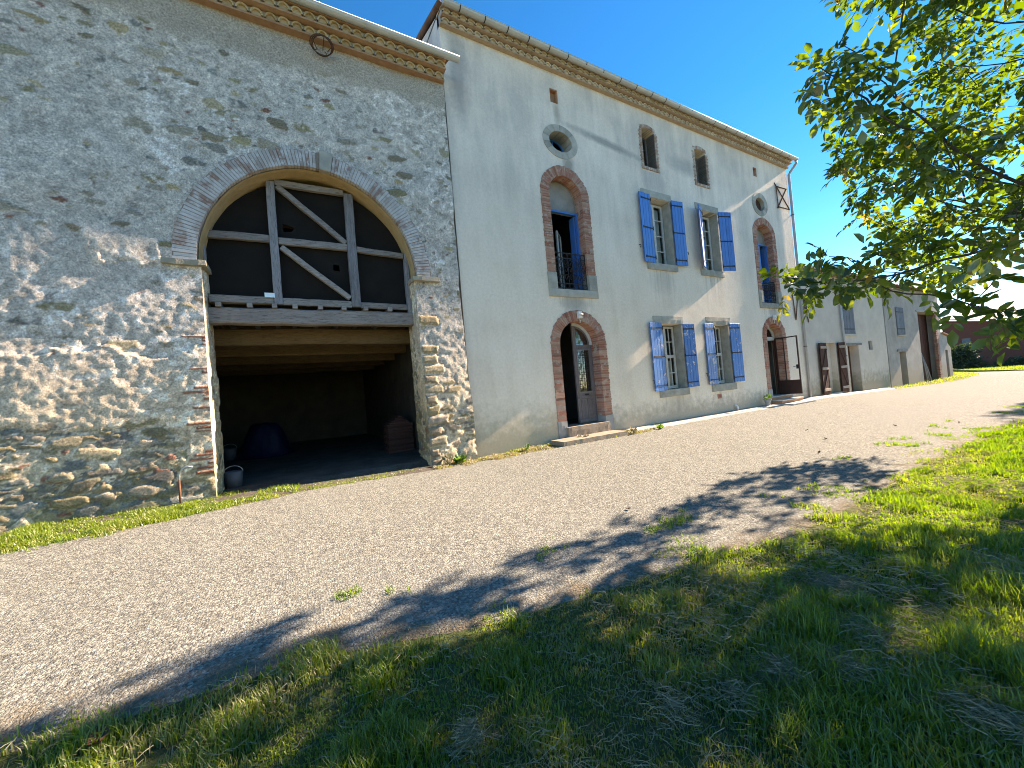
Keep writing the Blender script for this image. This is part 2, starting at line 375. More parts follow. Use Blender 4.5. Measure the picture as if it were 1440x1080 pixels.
    a = g.mix(g.math('MULTIPLY', r3, .14), a, (.34, .26, .19))
    b = g.ramp(r2, [(0., (.06, .058, .058)), (.45, (.22, .212, .185)), (1., (.43, .415, .365))])
    col = g.mix(.3, a, b)
    big = g.noise(p, .45, 5, .6); mid = g.noise(p, 2.6, 5, .65); fin = g.noise(p, 11, 5, .7)
    col = g.mix(g.rng(mid, .60, .76, 0, .35), col, (.24, .195, .14))
    col = g.mix(g.rng(big, .42, .7, 0, .35), col, (.25, .245, .22)); col = g.mix(1., col, (.80, .85, .83), 'MULTIPLY')
    gap = g.rng(d1, .55, .85, 0, .4); col = g.mix(gap, col, (.07, .062, .055))
    e = g.math('ADD', g.attr('edge'), g.math('ADD', g.math('MULTIPLY', g.math('SUBTRACT', mid, .5), 1.5), g.math('MULTIPLY', g.math('SUBTRACT', fin, .5), .7)))
    es = g.ramp(g.noise(p, 45, 5, .7), [(.3, (.075, .06, .04)), (.55, (.17, .14, .095)), (.8, (.32, .27, .2))])
    col = g.mix(g.rng(e, .26, -.06, 0, .9), col, es)
    hgt = g.math('ADD', g.math('MULTIPLY', d1, -1.2), g.math('ADD', g.math('MULTIPLY', d2, -.6), g.math('MULTIPLY', r1, .5)))
    nrm = g.bump(g.noise(p, 3, 4), .25, .06); nrm = g.bump(hgt, .6, .009, nrm)
    M['gravel'] = g.done(g.pbr(col, .9, nrm, spec=.04))
    # soil and thatch under the grass
    g = Gr('soil'); p = g.pos(); n1 = g.noise(p, 3, 6, .7); n2 = g.noise(p, 45, 5, .7); n3 = g.noise(p, .25, 4)
    col = g.ramp(n2, [(.3, (.065, .053, .034)), (.55, (.15, .125, .08)), (.8, (.28, .24, .16))])
    col = g.mix(g.math('MULTIPLY', g.rng(g.xyz(g.voro(p, 75, out='Color'))[0], .90, .92, 0, .5), g.rng(n1, .5, .6)), col, (.30, .27, .23)); col = g.mix(g.rng(n1, .32, .52, .25, .85), col, g.ramp(n2, [(.3, (.035, .06, .012)), (.7, (.085, .125, .03))])); col = g.mix(g.rng(n3, .4, .6, 0, .35), col, (.16, .14, .07))
    M['soil'] = g.done(g.pbr(col, .97, g.bump(g.math('ADD', n1, n2), .8, .03), spec=.1))
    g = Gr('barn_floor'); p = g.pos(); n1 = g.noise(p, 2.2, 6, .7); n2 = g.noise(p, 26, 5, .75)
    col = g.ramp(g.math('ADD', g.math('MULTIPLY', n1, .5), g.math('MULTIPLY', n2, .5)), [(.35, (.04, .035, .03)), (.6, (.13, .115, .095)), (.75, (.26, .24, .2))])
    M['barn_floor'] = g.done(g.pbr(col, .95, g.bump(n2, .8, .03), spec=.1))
    # grass, hay, leaves: thin sheets that let light through
    def sheet(nm, stops, tstops, tr=.45, rough=.5, gloss=.06):
        g = Gr(nm); t = g.attr('tint'); col = g.ramp(t, stops); tc = g.ramp(t, tstops)
        d = g.n('BsdfDiffuse'); g.set(d.inputs['Color'], col); x = g.n('BsdfTranslucent'); g.set(x.inputs['Color'], tc)
        m1 = g.n('MixShader'); m1.inputs[0].default_value = tr; g.set(m1.inputs[1], d.outputs[0]); g.set(m1.inputs[2], x.outputs[0])
        gl = g.n('BsdfGlossy'); gl.inputs['Roughness'].default_value = rough; gl.inputs['Color'].default_value = (.8, .85, .9, 1)
        m2 = g.n('MixShader'); m2.inputs[0].default_value = gloss; g.set(m2.inputs[1], m1.outputs[0]); g.set(m2.inputs[2], gl.outputs[0])
        return g.done(m2.outputs[0])
    M['grass'] = sheet('grass_blade', [(0., (.07, .135, .014)), (.45, (.15, .22, .024)), (.75, (.25, .245, .065)), (.9, (.34, .28, .14)), (1., (.42, .34, .2))],
                       [(0., (.17, .36, .010)), (.45, (.36, .56, .012)), (.75, (.48, .52, .06)), (.9, (.33, .26, .11)), (1., (.38, .3, .15))], .45, .45, .05)
    M['hay'] = sheet('dry_cut_grass', [(0., (.15, .16, .085)), (.5, (.32, .31, .19)), (1., (.52, .47, .33))], [(0., (.08, .07, .03)), (1., (.3, .24, .12))], .25, .6, .03)
    M['leaf'] = sheet('walnut_leaf', [(0., (.016, .040, .009)), (.5, (.034, .075, .012)), (.93, (.075, .12, .02)), (1., (.24, .15, .03))],
                      [(0., (.08, .16, .005)), (.5, (.20, .36, .010)), (.93, (.45, .56, .02)), (1., (.5, .34, .03))], .38, .36, .06)
    M['bushleaf'] = sheet('bush_leaf', [(0., (.015, .035, .012)), (1., (.05, .08, .025))], [(0., (.03, .07, .01)), (1., (.1, .16, .02))], .3)
    M['weed'] = sheet('weed_leaf', [(0., (.035, .10, .015)), (1., (.09, .19, .03))], [(0., (.12, .28, .02)), (1., (.22, .4, .03))], .4)
    M['deadleaf'] = m_simple('dead_leaf', (.07, .03, .02), (.2, .1, .05), 30, .8, .4)
    M['bark'] = m_simple('bark', (.035, .028, .022), (.11, .09, .07), 10, .95, .8, 50, stretch=(1, 1, .3))
build_materials()

# ------------------------------------------------------------------ lie of the land
def base_z(x): return np.interp(x, [-14, -3, -1, 3, 19, 24, 30, 38, 60, 80], [.40, .36, .33, .22, .23, .10, .0, .03, -.35, -.6])
def near_edge(x):
    return np.interp(x, [-9, -3, -1.4, 0, .54, 1.2, 2.1, 3.2, 4.1, 5.5, 8.2, 11.5, 14, 30, 48], [-3.8, -4.3, -4.72, -4.9, -5.05, -5.25, -5.4, -5.6, -5.75, -5.8, -5.75, -5.75, -5.95, -6.1, -6.4])
def far_edge(x):
    return np.interp(x, [-12, -4, -3, -1.3, 0, 1.2, 3, 5, 9, 20, 26, 30, 34, 39, 47, 56], [-1.6, -1.5, -1.4, -1.1, -.8, -.7, -.62, -.6, -.55, -.55, -.55, -.95, -1.25, -.9, .6, 3.6])
def gz(x, y):
    x = np.asarray(x, float); y = np.asarray(y, float)
    b = base_z(x); r = np.where(x > 40, -.009 * (x - 40), 0.)
    k = np.clip((y + 5.6) / 5.0, 0, 1)
    z = r + (b - r) * k
    bank = sstep(-5.6, -6.6, y) * (.05 + .10 * (fbm(x * .9, y * .9, 5) - .35)) * (x < 40)
    z = z + bank + .02 * (fbm(x * .6, y * .6, 9, 3) - .5)
    return np.where(x < -60, 0, z)

def terrain():
    xs = np.concatenate([[-600, -300, -120, -60, -30, -20], np.arange(-14, 20, .2), np.arange(20, 60, 1.), [62, 66, 70, 75, 80, 90, 110, 150, 220, 350, 600]])
    ys = np.concatenate([[-600, -300, -120, -60, -35, -25, -18, -14], np.arange(-12, 1.2, .2), [2, 3.5, 5, 7, 10, 14, 20, 35, 60, 120, 300, 600]])
    X, Y = np.meshgrid(xs, ys, indexing='ij')
    V = np.stack([X, Y, gz(X, Y) - .012], -1).reshape(-1, 3)
    o = np_mesh('ground', V, [grid_faces(len(xs), len(ys))], M['soil'], smooth=True); tag(o, kind='structure')
    xs = np.concatenate([np.arange(-12, 16, .12), np.arange(16, 56.2, .5)]); t = np.linspace(0, 1, 60)
    e = .16 * (fbm(xs * 1.3, xs * 0, 31) - .5) + .1 * (fbm(xs * 5, xs * 0, 33) - .5)
    e2 = .22 * (fbm(xs * 1.1, xs * 0 + 3, 37) - .5) + .1 * (fbm(xs * 5, xs * 0, 39) - .5)
    y0 = near_edge(xs) + 2.2 * e - .45; y1 = far_edge(xs) + e2
    X = xs[:, None] + 0 * t[None]; Y = y0[:, None] + (y1 - y0)[:, None] * t[None]
    shear = np.where(X > 44, (X - 44) / 12, 0)      # the lane's far end runs obliquely
    X2 = X + shear * (Y - 3.4) * 1.7
    ed = np.minimum(Y - near_edge(X) + .1, (far_edge(X) - Y) * np.where(X < 8, 1.1, 4) + .25)
    Z = gz(X2, Y) + .008 + .010 * (fbm(X2 * 2.2, Y * 2.2, 3) - .5) - .045 * sstep(.08, -.30, Y - near_edge(X))
    o = np_mesh('gravel_road', np.stack([X2, Y, Z], -1).reshape(-1, 3), [grid_faces(len(xs), 60)], M['gravel'], smooth=True, attrs={'edge': ed.ravel()}); tag(o, kind='structure')
terrain()

# ------------------------------------------------------------------ shared building pieces
def voussoirs(mb, x0, x1, z0, zs, rise, th, y0, y1, course=.062, mi=0, gap=.009, jit=.006, arc=True, jambs=True):
    """brick jambs and arch round an opening whose inner edge is arch(x0,x1,z0,zs,rise)"""
    if jambs:
        n = max(1, round((zs - z0) / course)); dz = (zs - z0) / n
        for sx, xe in ((-1, x0), (1, x1)):
            for k in range(n):
                w = th * random.choice((.98, 1.0, 1.03)); a = xe; b = xe + sx * w
                mb.box((min(a, b), y0 + random.uniform(-jit, jit), z0 + k * dz + gap / 2), (max(a, b), y1, z0 + (k + 1) * dz - gap / 2), mi)
    if arc:
        cx = (x0 + x1) / 2; a = (x1 - x0) / 2
        L = PI * (a + rise + th) / 2; n = round(L / course)
        for k in range(n):
            g = gap / 2 / L * PI
            A = PI * k / n + g; B = PI * (k + 1) / n - g
            pi = lambda t, e: (cx + (a + e) * math.cos(t), zs + (rise + e) * math.sin(t))
            w = th * random.choice((.97, 1., 1.04)); yj = y0 + random.uniform(-jit, jit)
            (ax, az), (bx, bz), (cx2, cz2), (dx, dz2) = pi(A, 0), pi(B, 0), pi(B, w), pi(A, w)
            mb.hexa([(ax, yj, az), (dx, yj, dz2), (dx, y1, dz2), (ax, y1, az), (bx, yj, bz), (cx2, yj, cz2), (cx2, y1, cz2), (bx, y1, bz)], mi)
def genoise(mb, x0, x1, z0, rows, pitch, y_wall=0.):
    """tile-and-mortar cornice: rows = [(height, projection, band)], scalloped tiles seen from below"""
    z = z0; yp = y_wall
    for h, pr, band in rows:
        yf = y_wall - pr
        mb.box((x0, yf + .03, z), (x1, y_wall + .1, z + band), 1, j=0)                      # thin brick band
        n = int((x1 - x0) / pitch); r = pitch * .47
        for k in range(n):
            cx = x0 + (k + .5) * pitch + random.uniform(-.006, .006); t = random.random(); N = 8; yy = yf + random.uniform(-.008, .008)
            rz = h - band - .005
            out = [(cx + r * math.cos(PI * i / N), z + band + rz * math.sin(PI * i / N)) for i in range(N + 1)]
            inn = [(cx + r * .76 * math.cos(PI * i / N), z + band + rz * .74 * math.sin(PI * i / N)) for i in range(N + 1)]
            V = [(x, yy, zz) for x, zz in out] + [(x, yy, zz) for x, zz in inn] + [(x, y_wall + .1, zz) for x, zz in out] + [(x, yy + .035, zz) for x, zz in inn]
            n1 = N + 1; F = []
            for i in range(N):
                F += [(i, i + 1, n1 + i + 1, n1 + i), (i, 2 * n1 + i, 2 * n1 + i + 1, i + 1), (n1 + i, n1 + i + 1, 3 * n1 + i + 1, 3 * n1 + i)]
            F.append(tuple(3 * n1 + i for i in range(n1)))
            mb.add(V, F, 0, t)
        mb.box((x0, yf + .045, z + band), (x1, y_wall + .1, z + h), 2, tint=.5)               # mortar bed behind the tiles
        z += h
def half_gutter(mb, x0, x1, yc, zc, r, n=10, wall=.006):
    ang = [PI + PI * i / n for i in range(n + 1)]
    out = [(yc + r * math.cos(a), zc + r * math.sin(a)) for a in ang]; inn = [(yc + (r - wall) * math.cos(a), zc + (r - wall) * math.sin(a)) for a in ang]
    lp = out + inn[::-1]; m = len(lp); xs = list(np.linspace(x0, x1, max(2, int((x1 - x0) / 2) + 1)))
    V = []
    for i, x in enumerate(xs):
        s = random.uniform(-.008, .008) if 0 < i < len(xs) - 1 else 0
        V += [(x, y, z + s) for y, z in lp]
    F = [(k * m + i, k * m + (i + 1) % m, (k + 1) * m + (i + 1) % m, (k + 1) * m + i) for k in range(len(xs) - 1) for i in range(m)]
    F += [tuple(range(n + 1)), tuple((len(xs) - 1) * m + i for i in range(n, -1, -1))]
    mb.add(V, F, 0, .5, False)
    mb.tube([(x0, yc - r, zc), (x1, yc - r, zc)], .011, 6)
def bracket(root, x, yc, zc, r, mat, w=.03):
    mb = MB(); n = 10; pts = [(x, yc + (r + .004) * math.cos(PI + PI * i / n), zc + (r + .004) * math.sin(PI + PI * i / n)) for i in range(n + 1)]
    for a, b in zip(pts[:-1], pts[1:]):
        mb.add([(x - w / 2, a[1], a[2]), (x + w / 2, a[1], a[2]), (x + w / 2, b[1], b[2]), (x - w / 2, b[1], b[2])], [(0, 1, 2, 3)])
    mb.tube([pts[0], (x, pts[0][1] + .01, pts[0][2] + .03)], .006, 5)
    mb.bar((x, yc + r, zc), (x, yc + r + .25, zc + .08), w, .006)
    return mb.build('gutter_bracket', mat, root)
def tile_roof(root, x0, x1, y0, z0, y1, z1, name='roof', pitch=.24, over=0.0):
    """canal tiles: channels run up the slope"""
    nx = int((x1 - x0) / pitch * 6) + 1; xs = np.linspace(x0, x1, nx); ny = max(6, int((y1 - y0) / .4)); t = np.linspace(0, 1, ny)
    row = np.floor(t * (ny - 1)) % 1
    X, T = np.meshgrid(xs, t, indexing='ij')
    Y = y0 + (y1 - y0) * T; Z = z0 + (z1 - z0) * T + .045 * np.abs(np.sin(PI * X / pitch)) + .012 * (vnoise(X * 4, Y * 3, 2) - .5) + .03 * (fbm(X * .4, Y * .4, 6) - .5)
    top = np.stack([X, Y, Z], -1).reshape(-1, 3); bot = top - np.array([0, 0, .05]); n = len(top)
    f = grid_faces(nx, ny); fb = f[:, ::-1] + n
    e = []
    for i in range(nx - 1):
        a, b = i * ny, (i + 1) * ny; e.append((a, a + n, b + n, b)); a += ny - 1; b += ny - 1; e.append((b, b + n, a + n, a))
    for j in range(ny - 1):
        a, b = j, j + 1; e.append((b, b + n, a + n, a)); a += (nx - 1) * ny; b += (nx - 1) * ny; e.append((a, a + n, b + n, b))
    return np_mesh(name, np.concatenate([top, bot]), [f, fb, np.array(e)], M['roof'], root, attrs={'tint': _h(np.floor(np.concatenate([X, X]).ravel() / pitch), np.floor(np.concatenate([Y, Y]).ravel() / .35), 4)})
def pipe(root, pts, r, mat, name='downpipe', clips=()):
    mb = MB(); mb.tube(pts, r, 10)
    o = mb.build(name, mat, root)
    for (x, y, z) in clips:
        k = MB(); k.tube([(x + (r + .006) * math.cos(a), y + (r + .006) * math.sin(a), z) for a in np.linspace(0, 2 * PI, 13)[:-1]], .012, 6, closed=True)
        k.bar((x, y + r, z), (x, .03, z), .02, .02); k.build('pipe_clip', M['rust'], o)
    return o
def shutter(root, hx, z0, z1, w, side, th, mat, strap='iron', name='shutter', label=None, thick=.035, y_h=-.035, strap_z=(.08, .5, .92), boards=4, zbrace=None):
    """one leaf; hx hinge edge, side -1 opens to the left, th angle off the wall in degrees"""
    a = math.radians(th); du = (side * math.cos(a), -math.sin(a)); dn = (-math.sin(a) * side, -math.cos(a))   # dn points off the wall
    def X(u, v, z): return (hx + du[0] * u + dn[0] * v, y_h + du[1] * u + dn[1] * v, z)
    mb = MB(); bw = w / boards
    def bx(m, u0, u1, v0, v1, a0, a1, mi=0, t=None):
        P = [X(u0, v0, a0), X(u1, v0, a0), X(u1, v1, a0), X(u0, v1, a0), X(u0, v0, a1), X(u1, v0, a1), X(u1, v1, a1), X(u0, v1, a1)]
        if side < 0: P = [P[i] for i in (1, 0, 3, 2, 5, 4, 7, 6)]
        m.add(P, [(0, 1, 2, 3), (7, 6, 5, 4), (4, 5, 1, 0), (5, 6, 2, 1), (6, 7, 3, 2), (7, 4, 0, 3)], mi, t)
    for k in range(boards):
        bx(mb, k * bw + .004, (k + 1) * bw - .004, 0, thick + random.uniform(-.003, .003), z0 + random.uniform(0, .008), z1 - random.uniform(0, .008))
    bx(mb, .004, w - .004, .004, thick - .010, z0 + .012, z1 - .012, 0, .2)
    o = mb.build(name, mat, root, bevel=.003)
    if label: o['label'] = label
    for f in strap_z:
        zz = z0 + (z1 - z0) * f; k = MB()
        if strap == 'iron':
            bx(k, -.03, w * .82, thick, thick + .008, zz - .018, zz + .018); bx(k, w * .82, w * .9, thick, thick + .008, zz - .03, zz + .03)
            k.tube([X(-.02, thick + .004, zz - .05), X(-.02, thick + .004, zz + .06)], .012, 6)
            k.build('strap_hinge', M['iron'], o)
        else:
            bx(k, .03, w - .03, thick, thick + .032, zz - .055, zz + .055); k.build('batten', M['pale_wood'], o, bevel=.004)  # battens coloured paler than the leaf: sunlight on the proud boards put into the colour
    if zbrace:
        k = MB()
        for f0, f1 in zip(strap_z[:-1], strap_z[1:]):
            za = z0 + (z1 - z0) * f0 + .07; zb = z0 + (z1 - z0) * f1 - .07
            k.add([X(.03, thick + .001, zb), X(.10, thick + .001, zb), X(w - .03, thick + .001, za), X(w - .10, thick + .001, za), X(.03, thick + .026, zb), X(.10, thick + .026, zb), X(w - .03, thick + .026, za), X(w - .10, thick + .026, za)],
                  [(4, 5, 6, 7), (0, 3, 2, 1), (0, 1, 5, 4), (1, 2, 6, 5), (2, 3, 7, 6), (3, 0, 4, 7)])
        k.build('brace', mat, o)
    return o
def grille(root, x0, x1, z0, z1, y):
    mb = MB()
    for z in (z0 + .03, z0 + .16, z1 - .16, z1 - .02): mb.bar((x0, y, z), (x1, y, z), .018, .014)
    n = 7
    for k in range(n + 1):
        x = x0 + (x1 - x0) * k / n; mb.tube([(x, y, z0), (x, y, z1)], .010, 5)
    for k in range(n):
        xa = x0 + (x1 - x0) * (k + .5) / n; r = (x1 - x0) / n * .46
        for zc in (z0 + .095, z1 - .09): mb.tube([(xa + r * math.cos(t), y, zc + r * math.sin(t) * .85) for t in np.linspace(0, 2 * PI, 13)[:-1]], .006, 4, closed=True)
        for s, zc in ((1, z0 + .32), (-1, z0 + .52), (1, z0 + .70)):
            mb.tube([(xa + s * (r * .98 * (1 - t / 8)) * math.cos(t * 1.15), y, zc + .10 * (1 - t / 8) * math.sin(t * 1.15)) for t in np.linspace(0, 6.5, 15)], .010, 4)
    return mb.build('balcony_grille', M['iron'], root)
def casement(root, x0, x1, z0, z1, y, cols=2, rows=4, fw=.055, bar=.028, mat='frame', mid=None):
    """timber frame with glazing bars, glass as a child"""
    mb = MB(); d = .05
    mb.box((x0, y, z0), (x0 + fw, y + d, z1)); mb.box((x1 - fw, y, z0), (x1, y + d, z1)); mb.box((x0 + fw, y, z0), (x1 - fw, y + d, z0 + fw * 1.3)); mb.box((x0 + fw, y, z1 - fw), (x1 - fw, y + d, z1))
    xm = (x0 + x1) / 2; mb.box((xm - fw * .7, y - .012, z0 + fw * 1.3), (xm + fw * .7, y + d - .004, z1 - fw))
    if mid: mb.box((x0 + fw, y - .02, mid - .05), (x1 - fw, y + d - .006, mid + .05))
    for h, (a, b) in enumerate(((x0 + fw, xm - fw * .7), (xm + fw * .7, x1 - fw))):
        for k in range(1, rows):
            z = z0 + (z1 - z0) * k / rows
            if mid and abs(z - mid) < .15: continue
            mb.box((a, y + .006, z - bar / 2), (b, y + d - .012, z + bar / 2))
        for k in range(1, cols):
            x = a + (b - a) * k / cols; mb.box((x - bar / 2, y + .009, z0 + fw), (x + bar / 2, y + d - .014, z1 - fw))
    o = mb.build('window', M[mat], root, bevel=.004)
    g = MB(); g.add([(x0 + .01, y + d * .6, z0 + .01), (x1 - .01, y + d * .6, z0 + .01), (x1 - .01, y + d * .6, z1 - .01), (x0 + .01, y + d * .6, z1 - .01)], [(0, 1, 2, 3)])
    g.build('pane', M['glass'], o)
    return o
def rough_block(mb, a, b, mi=0, s=.012, n=3):
    """hewn stone block: front face subdivided and dented"""
    x0, y0, z0 = a; x1, y1, z1 = b; nx = max(2, int((x1 - x0) / .09) + 1); nz = max(2, int((z1 - z0) / .09) + 1); t = random.random(); se = random.random() * 50
    X, Z = np.meshgrid(np.linspace(x0, x1, nx), np.linspace(z0, z1, nz), indexing='ij')
    ed = (X == x0) | (X == x1) | (Z == z0) | (Z == z1)
    Y = y0 + s * 1.6 * (fbm(X * 6 + se, Z * 6, 7) - .5) + np.where(ed, s * .7, 0)
    Xj = X + np.where((X == x0) | (X == x1), s * (vnoise(X * 9 + se, Z * 9, 3) - .5), 0); Zj = Z + np.where((Z == z0) | (Z == z1), s * (vnoise(X * 9, Z * 9 + se, 4) - .5), 0)
    V = [tuple(p) for p in np.stack([Xj, Y, Zj], -1).reshape(-1, 3)]; n0 = len(V); F = [tuple(f) for f in grid_faces(nx, nz)]
    border = [i * nz for i in range(nx)] + [(nx - 1) * nz + j for j in range(1, nz)] + [i * nz + nz - 1 for i in range(nx - 2, -1, -1)] + [j for j in range(nz - 2, 0, -1)]
    B = [(V[i][0], y1, V[i][2]) for i in border]; m = len(border)
    mb.add(V + B, F + [(border[i], n0 + i, n0 + (i + 1) % m, border[(i + 1) % m]) for i in range(m)], mi, t)

# ------------------------------------------------------------------ the stone barn
BX0, BX1, BZ0, BZ1 = -8.2, 3.33, .18, 8.46
OX0, OX1, OZS = -1.13, 2.33, 4.10           # wagon opening below the springing
ACX, AA, AB = .60, 1.77, 1.88               # arch: centre, half width, rise
def rubble_field(x, z, edges=False):
    """relief and colour of rubble masonry in worn mortar"""
    wx = x + .05 * (fbm(x * 5, z * 5, 60) - .5) + .02 * (fbm(x * 17, z * 17, 61) - .5); wz = z + .05 * (fbm(x * 5, z * 5, 62) - .5) + .02 * (fbm(x * 17, z * 17, 63) - .5)
    low = sstep(3.4, .6, z + 1.2 * (fbm(x * .7, z * .7, 64) - .5))
    out_h = np.zeros(x.shape) - 1; col = np.zeros(x.shape + (3,))
    pal = np.array([(.25, .24, .17), (.20, .235, .25), (.19, .20, .20), (.34, .29, .20), (.29, .28, .22), (.40, .36, .27), (.23, .21, .17), (.30, .29, .26), (.27, .25, .17), (.26, .25, .22)])
    for (sx, sz, seed, amp, keep) in ((.40, .17, 70, .066, .68), (.21, .10, 80, .060, .62), (.11, .055, 90, .052, .55)):
        f1, f2, ci, cj = vor(wx, wz, sx, sz, seed)
        r = _h(ci, cj, seed + 5); r2 = _h(ci, cj, seed + 6); r3 = _h(ci, cj, seed + 7)
        dome = sstep(.02, .36, f2 - f1)
        k = keep - (.62 if sx > .3 else (.34 if sx > .15 else .10)) * low
        hh = np.where(r > k, amp * (.55 + .45 * (r - k) / (1 - k)) * dome, 0) + .006 * (fbm(x * 9, z * 9, seed + 8) - .5) * dome
        hh = hh + dome * .012 * ((x / sx - ci - .5) * (r2 - .5) + (z / sz - cj - .5) * (r3 - .5)) * (r > k)
        hh = hh * (.72 + .10 * low)
        pc = pal[np.minimum((r2 * 10).astype(int), 9)] * np.array([1.30, 1.18, 1.0]) * ((.8 + .45 * r3) * (1 - .22 * low))[..., None]
        red = (r3 > (2. if sx > .3 else .93)) & (r2 < .8); pc[red] = (.30, .145, .10)
        m = hh > out_h; out_h = np.where(m, hh, out_h); col = np.where(m[..., None], pc, col)
    # squared blocks up the right jamb, thin brick courses up the left one
    if edges:
        ce = np.floor(z / .21 + .35 * vnoise(z * .9, z * 0, 44)); wj = .16 + .34 * _h(ce, 0 * ce, 45) + .08 * (fbm(x * 7, z * 7, 52) - .5)
        u = x - OX1; q = np.minimum(np.minimum(u + .03, wj - u), .21 * np.minimum((z / .21 + .35 * vnoise(z * .9, z * 0, 44)) - ce, ce + 1 - (z / .21 + .35 * vnoise(z * .9, z * 0, 44))))
        on = (u > -.02) & (u < wj) & (z < 3.9) & (_h(ce, 0 * ce, 46) > .35)
        hh = np.where(on, (.062 + .03 * _h(ce, 0 * ce, 47)) * sstep(.0, .05, q + .05 * (fbm(x * 9, z * 9, 48) - .5)) + .012 * (fbm(x * 7, z * 7, 49) - .5), -1)
        pc = pal[np.minimum((_h(ce, 0 * ce, 50) * 7 + 2).astype(int), 9)] * np.array([1.15, 1.05, .92])
        m = hh > out_h; out_h = np.where(m, hh, out_h); col = np.where(m[..., None], pc, col)
        ce = np.floor(z / .062); wj = .06 + .26 * _h(ce, 0 * ce, 35) ** 1.5; u = OX0 - x; q = np.minimum(np.mod(z, .062), .062 - np.mod(z, .062))
        on = (u > -.02) & (u < wj) & (z < 2.9) & (vnoise(z * 3.1, z * 0, 36) + .12 * low > .44)
        hh = np.where(on, (.045 + .035 * _h(ce, 0 * ce, 37)) * sstep(.003, .012, q), -1)
        pc = np.array([.33, .155, .10]) * (.75 + .5 * _h(ce, 0 * ce, 38))[..., None]
        m = hh > out_h; out_h = np.where(m, hh, out_h); col = np.where(m[..., None], pc, col)
    big = fbm(x * 1.1, z * 1.1, 65); fine = fbm(x * 14, z * 14, 66, 5); mid = fbm(x * 4.5, z * 5.5, 67)
    foot = sstep(1.25, .55, z + .5 * (fbm(x * .8, z * .8, 57) - .5)); mort = .038 + .018 * (mid - .5) + (.015 + .003 * low) * (fine - .5) + .026 * (big - .5) - .010 * low - .030 * foot * (1 - sstep(.55, .6, big))
    patch = sstep(.515, .535, fbm(x * .95 + 4, z * .95, 68, 6)) * sstep(4.6, 4.2, z)        # coats of old plaster with broken edges
    mort = mort + .024 * patch
    isst = sstep(-.003, .004, out_h - mort)
    mc = np.stack([.585 + .22 * (mid - .5), .53 + .2 * (mid - .5), .455 + .17 * (mid - .5)], -1) * (.84 + .32 * fbm(x * 34, z * 34, 51, 3))[..., None]
    warm = sstep(3.6, .8, z)[..., None]
    mc = mc * (1 - warm) + warm * mc * np.array([.98, .89, .72])
    mc = mc * (.50 + 1.0 * fine)[..., None]
    fleck = sstep(.60, .66, fbm(x * 11 + 7, z * 13, 69, 4)) * sstep(.45, .6, fbm(x * .8, z * .8, 59)); mc = mc + (fleck * .26)[..., None]
    mc = np.where((patch > .5)[..., None], mc * np.array([1.12, 1.08, 1.04]), mc)
    top = sstep(7.75, 7.95, z + .35 * (fbm(x * 1.6, z * 1.6, 58) - .5)); sm = .045 + .006 * (fine - .5)      # smooth plaster band below the eaves
    rim = np.exp(-((out_h - mort) / .006) ** 2) * (out_h > .02); mc = mc + (rim * .07)[..., None]
    h = np.maximum(out_h, mort); c = mc * (1 - isst[..., None]) + col * isst[..., None]
    h = h * (1 - top) + sm * top; c = c * (1 - top[..., None]) + top[..., None] * np.array([.46, .40, .32]) * (.86 + .28 * mid)[..., None]
    return h, c
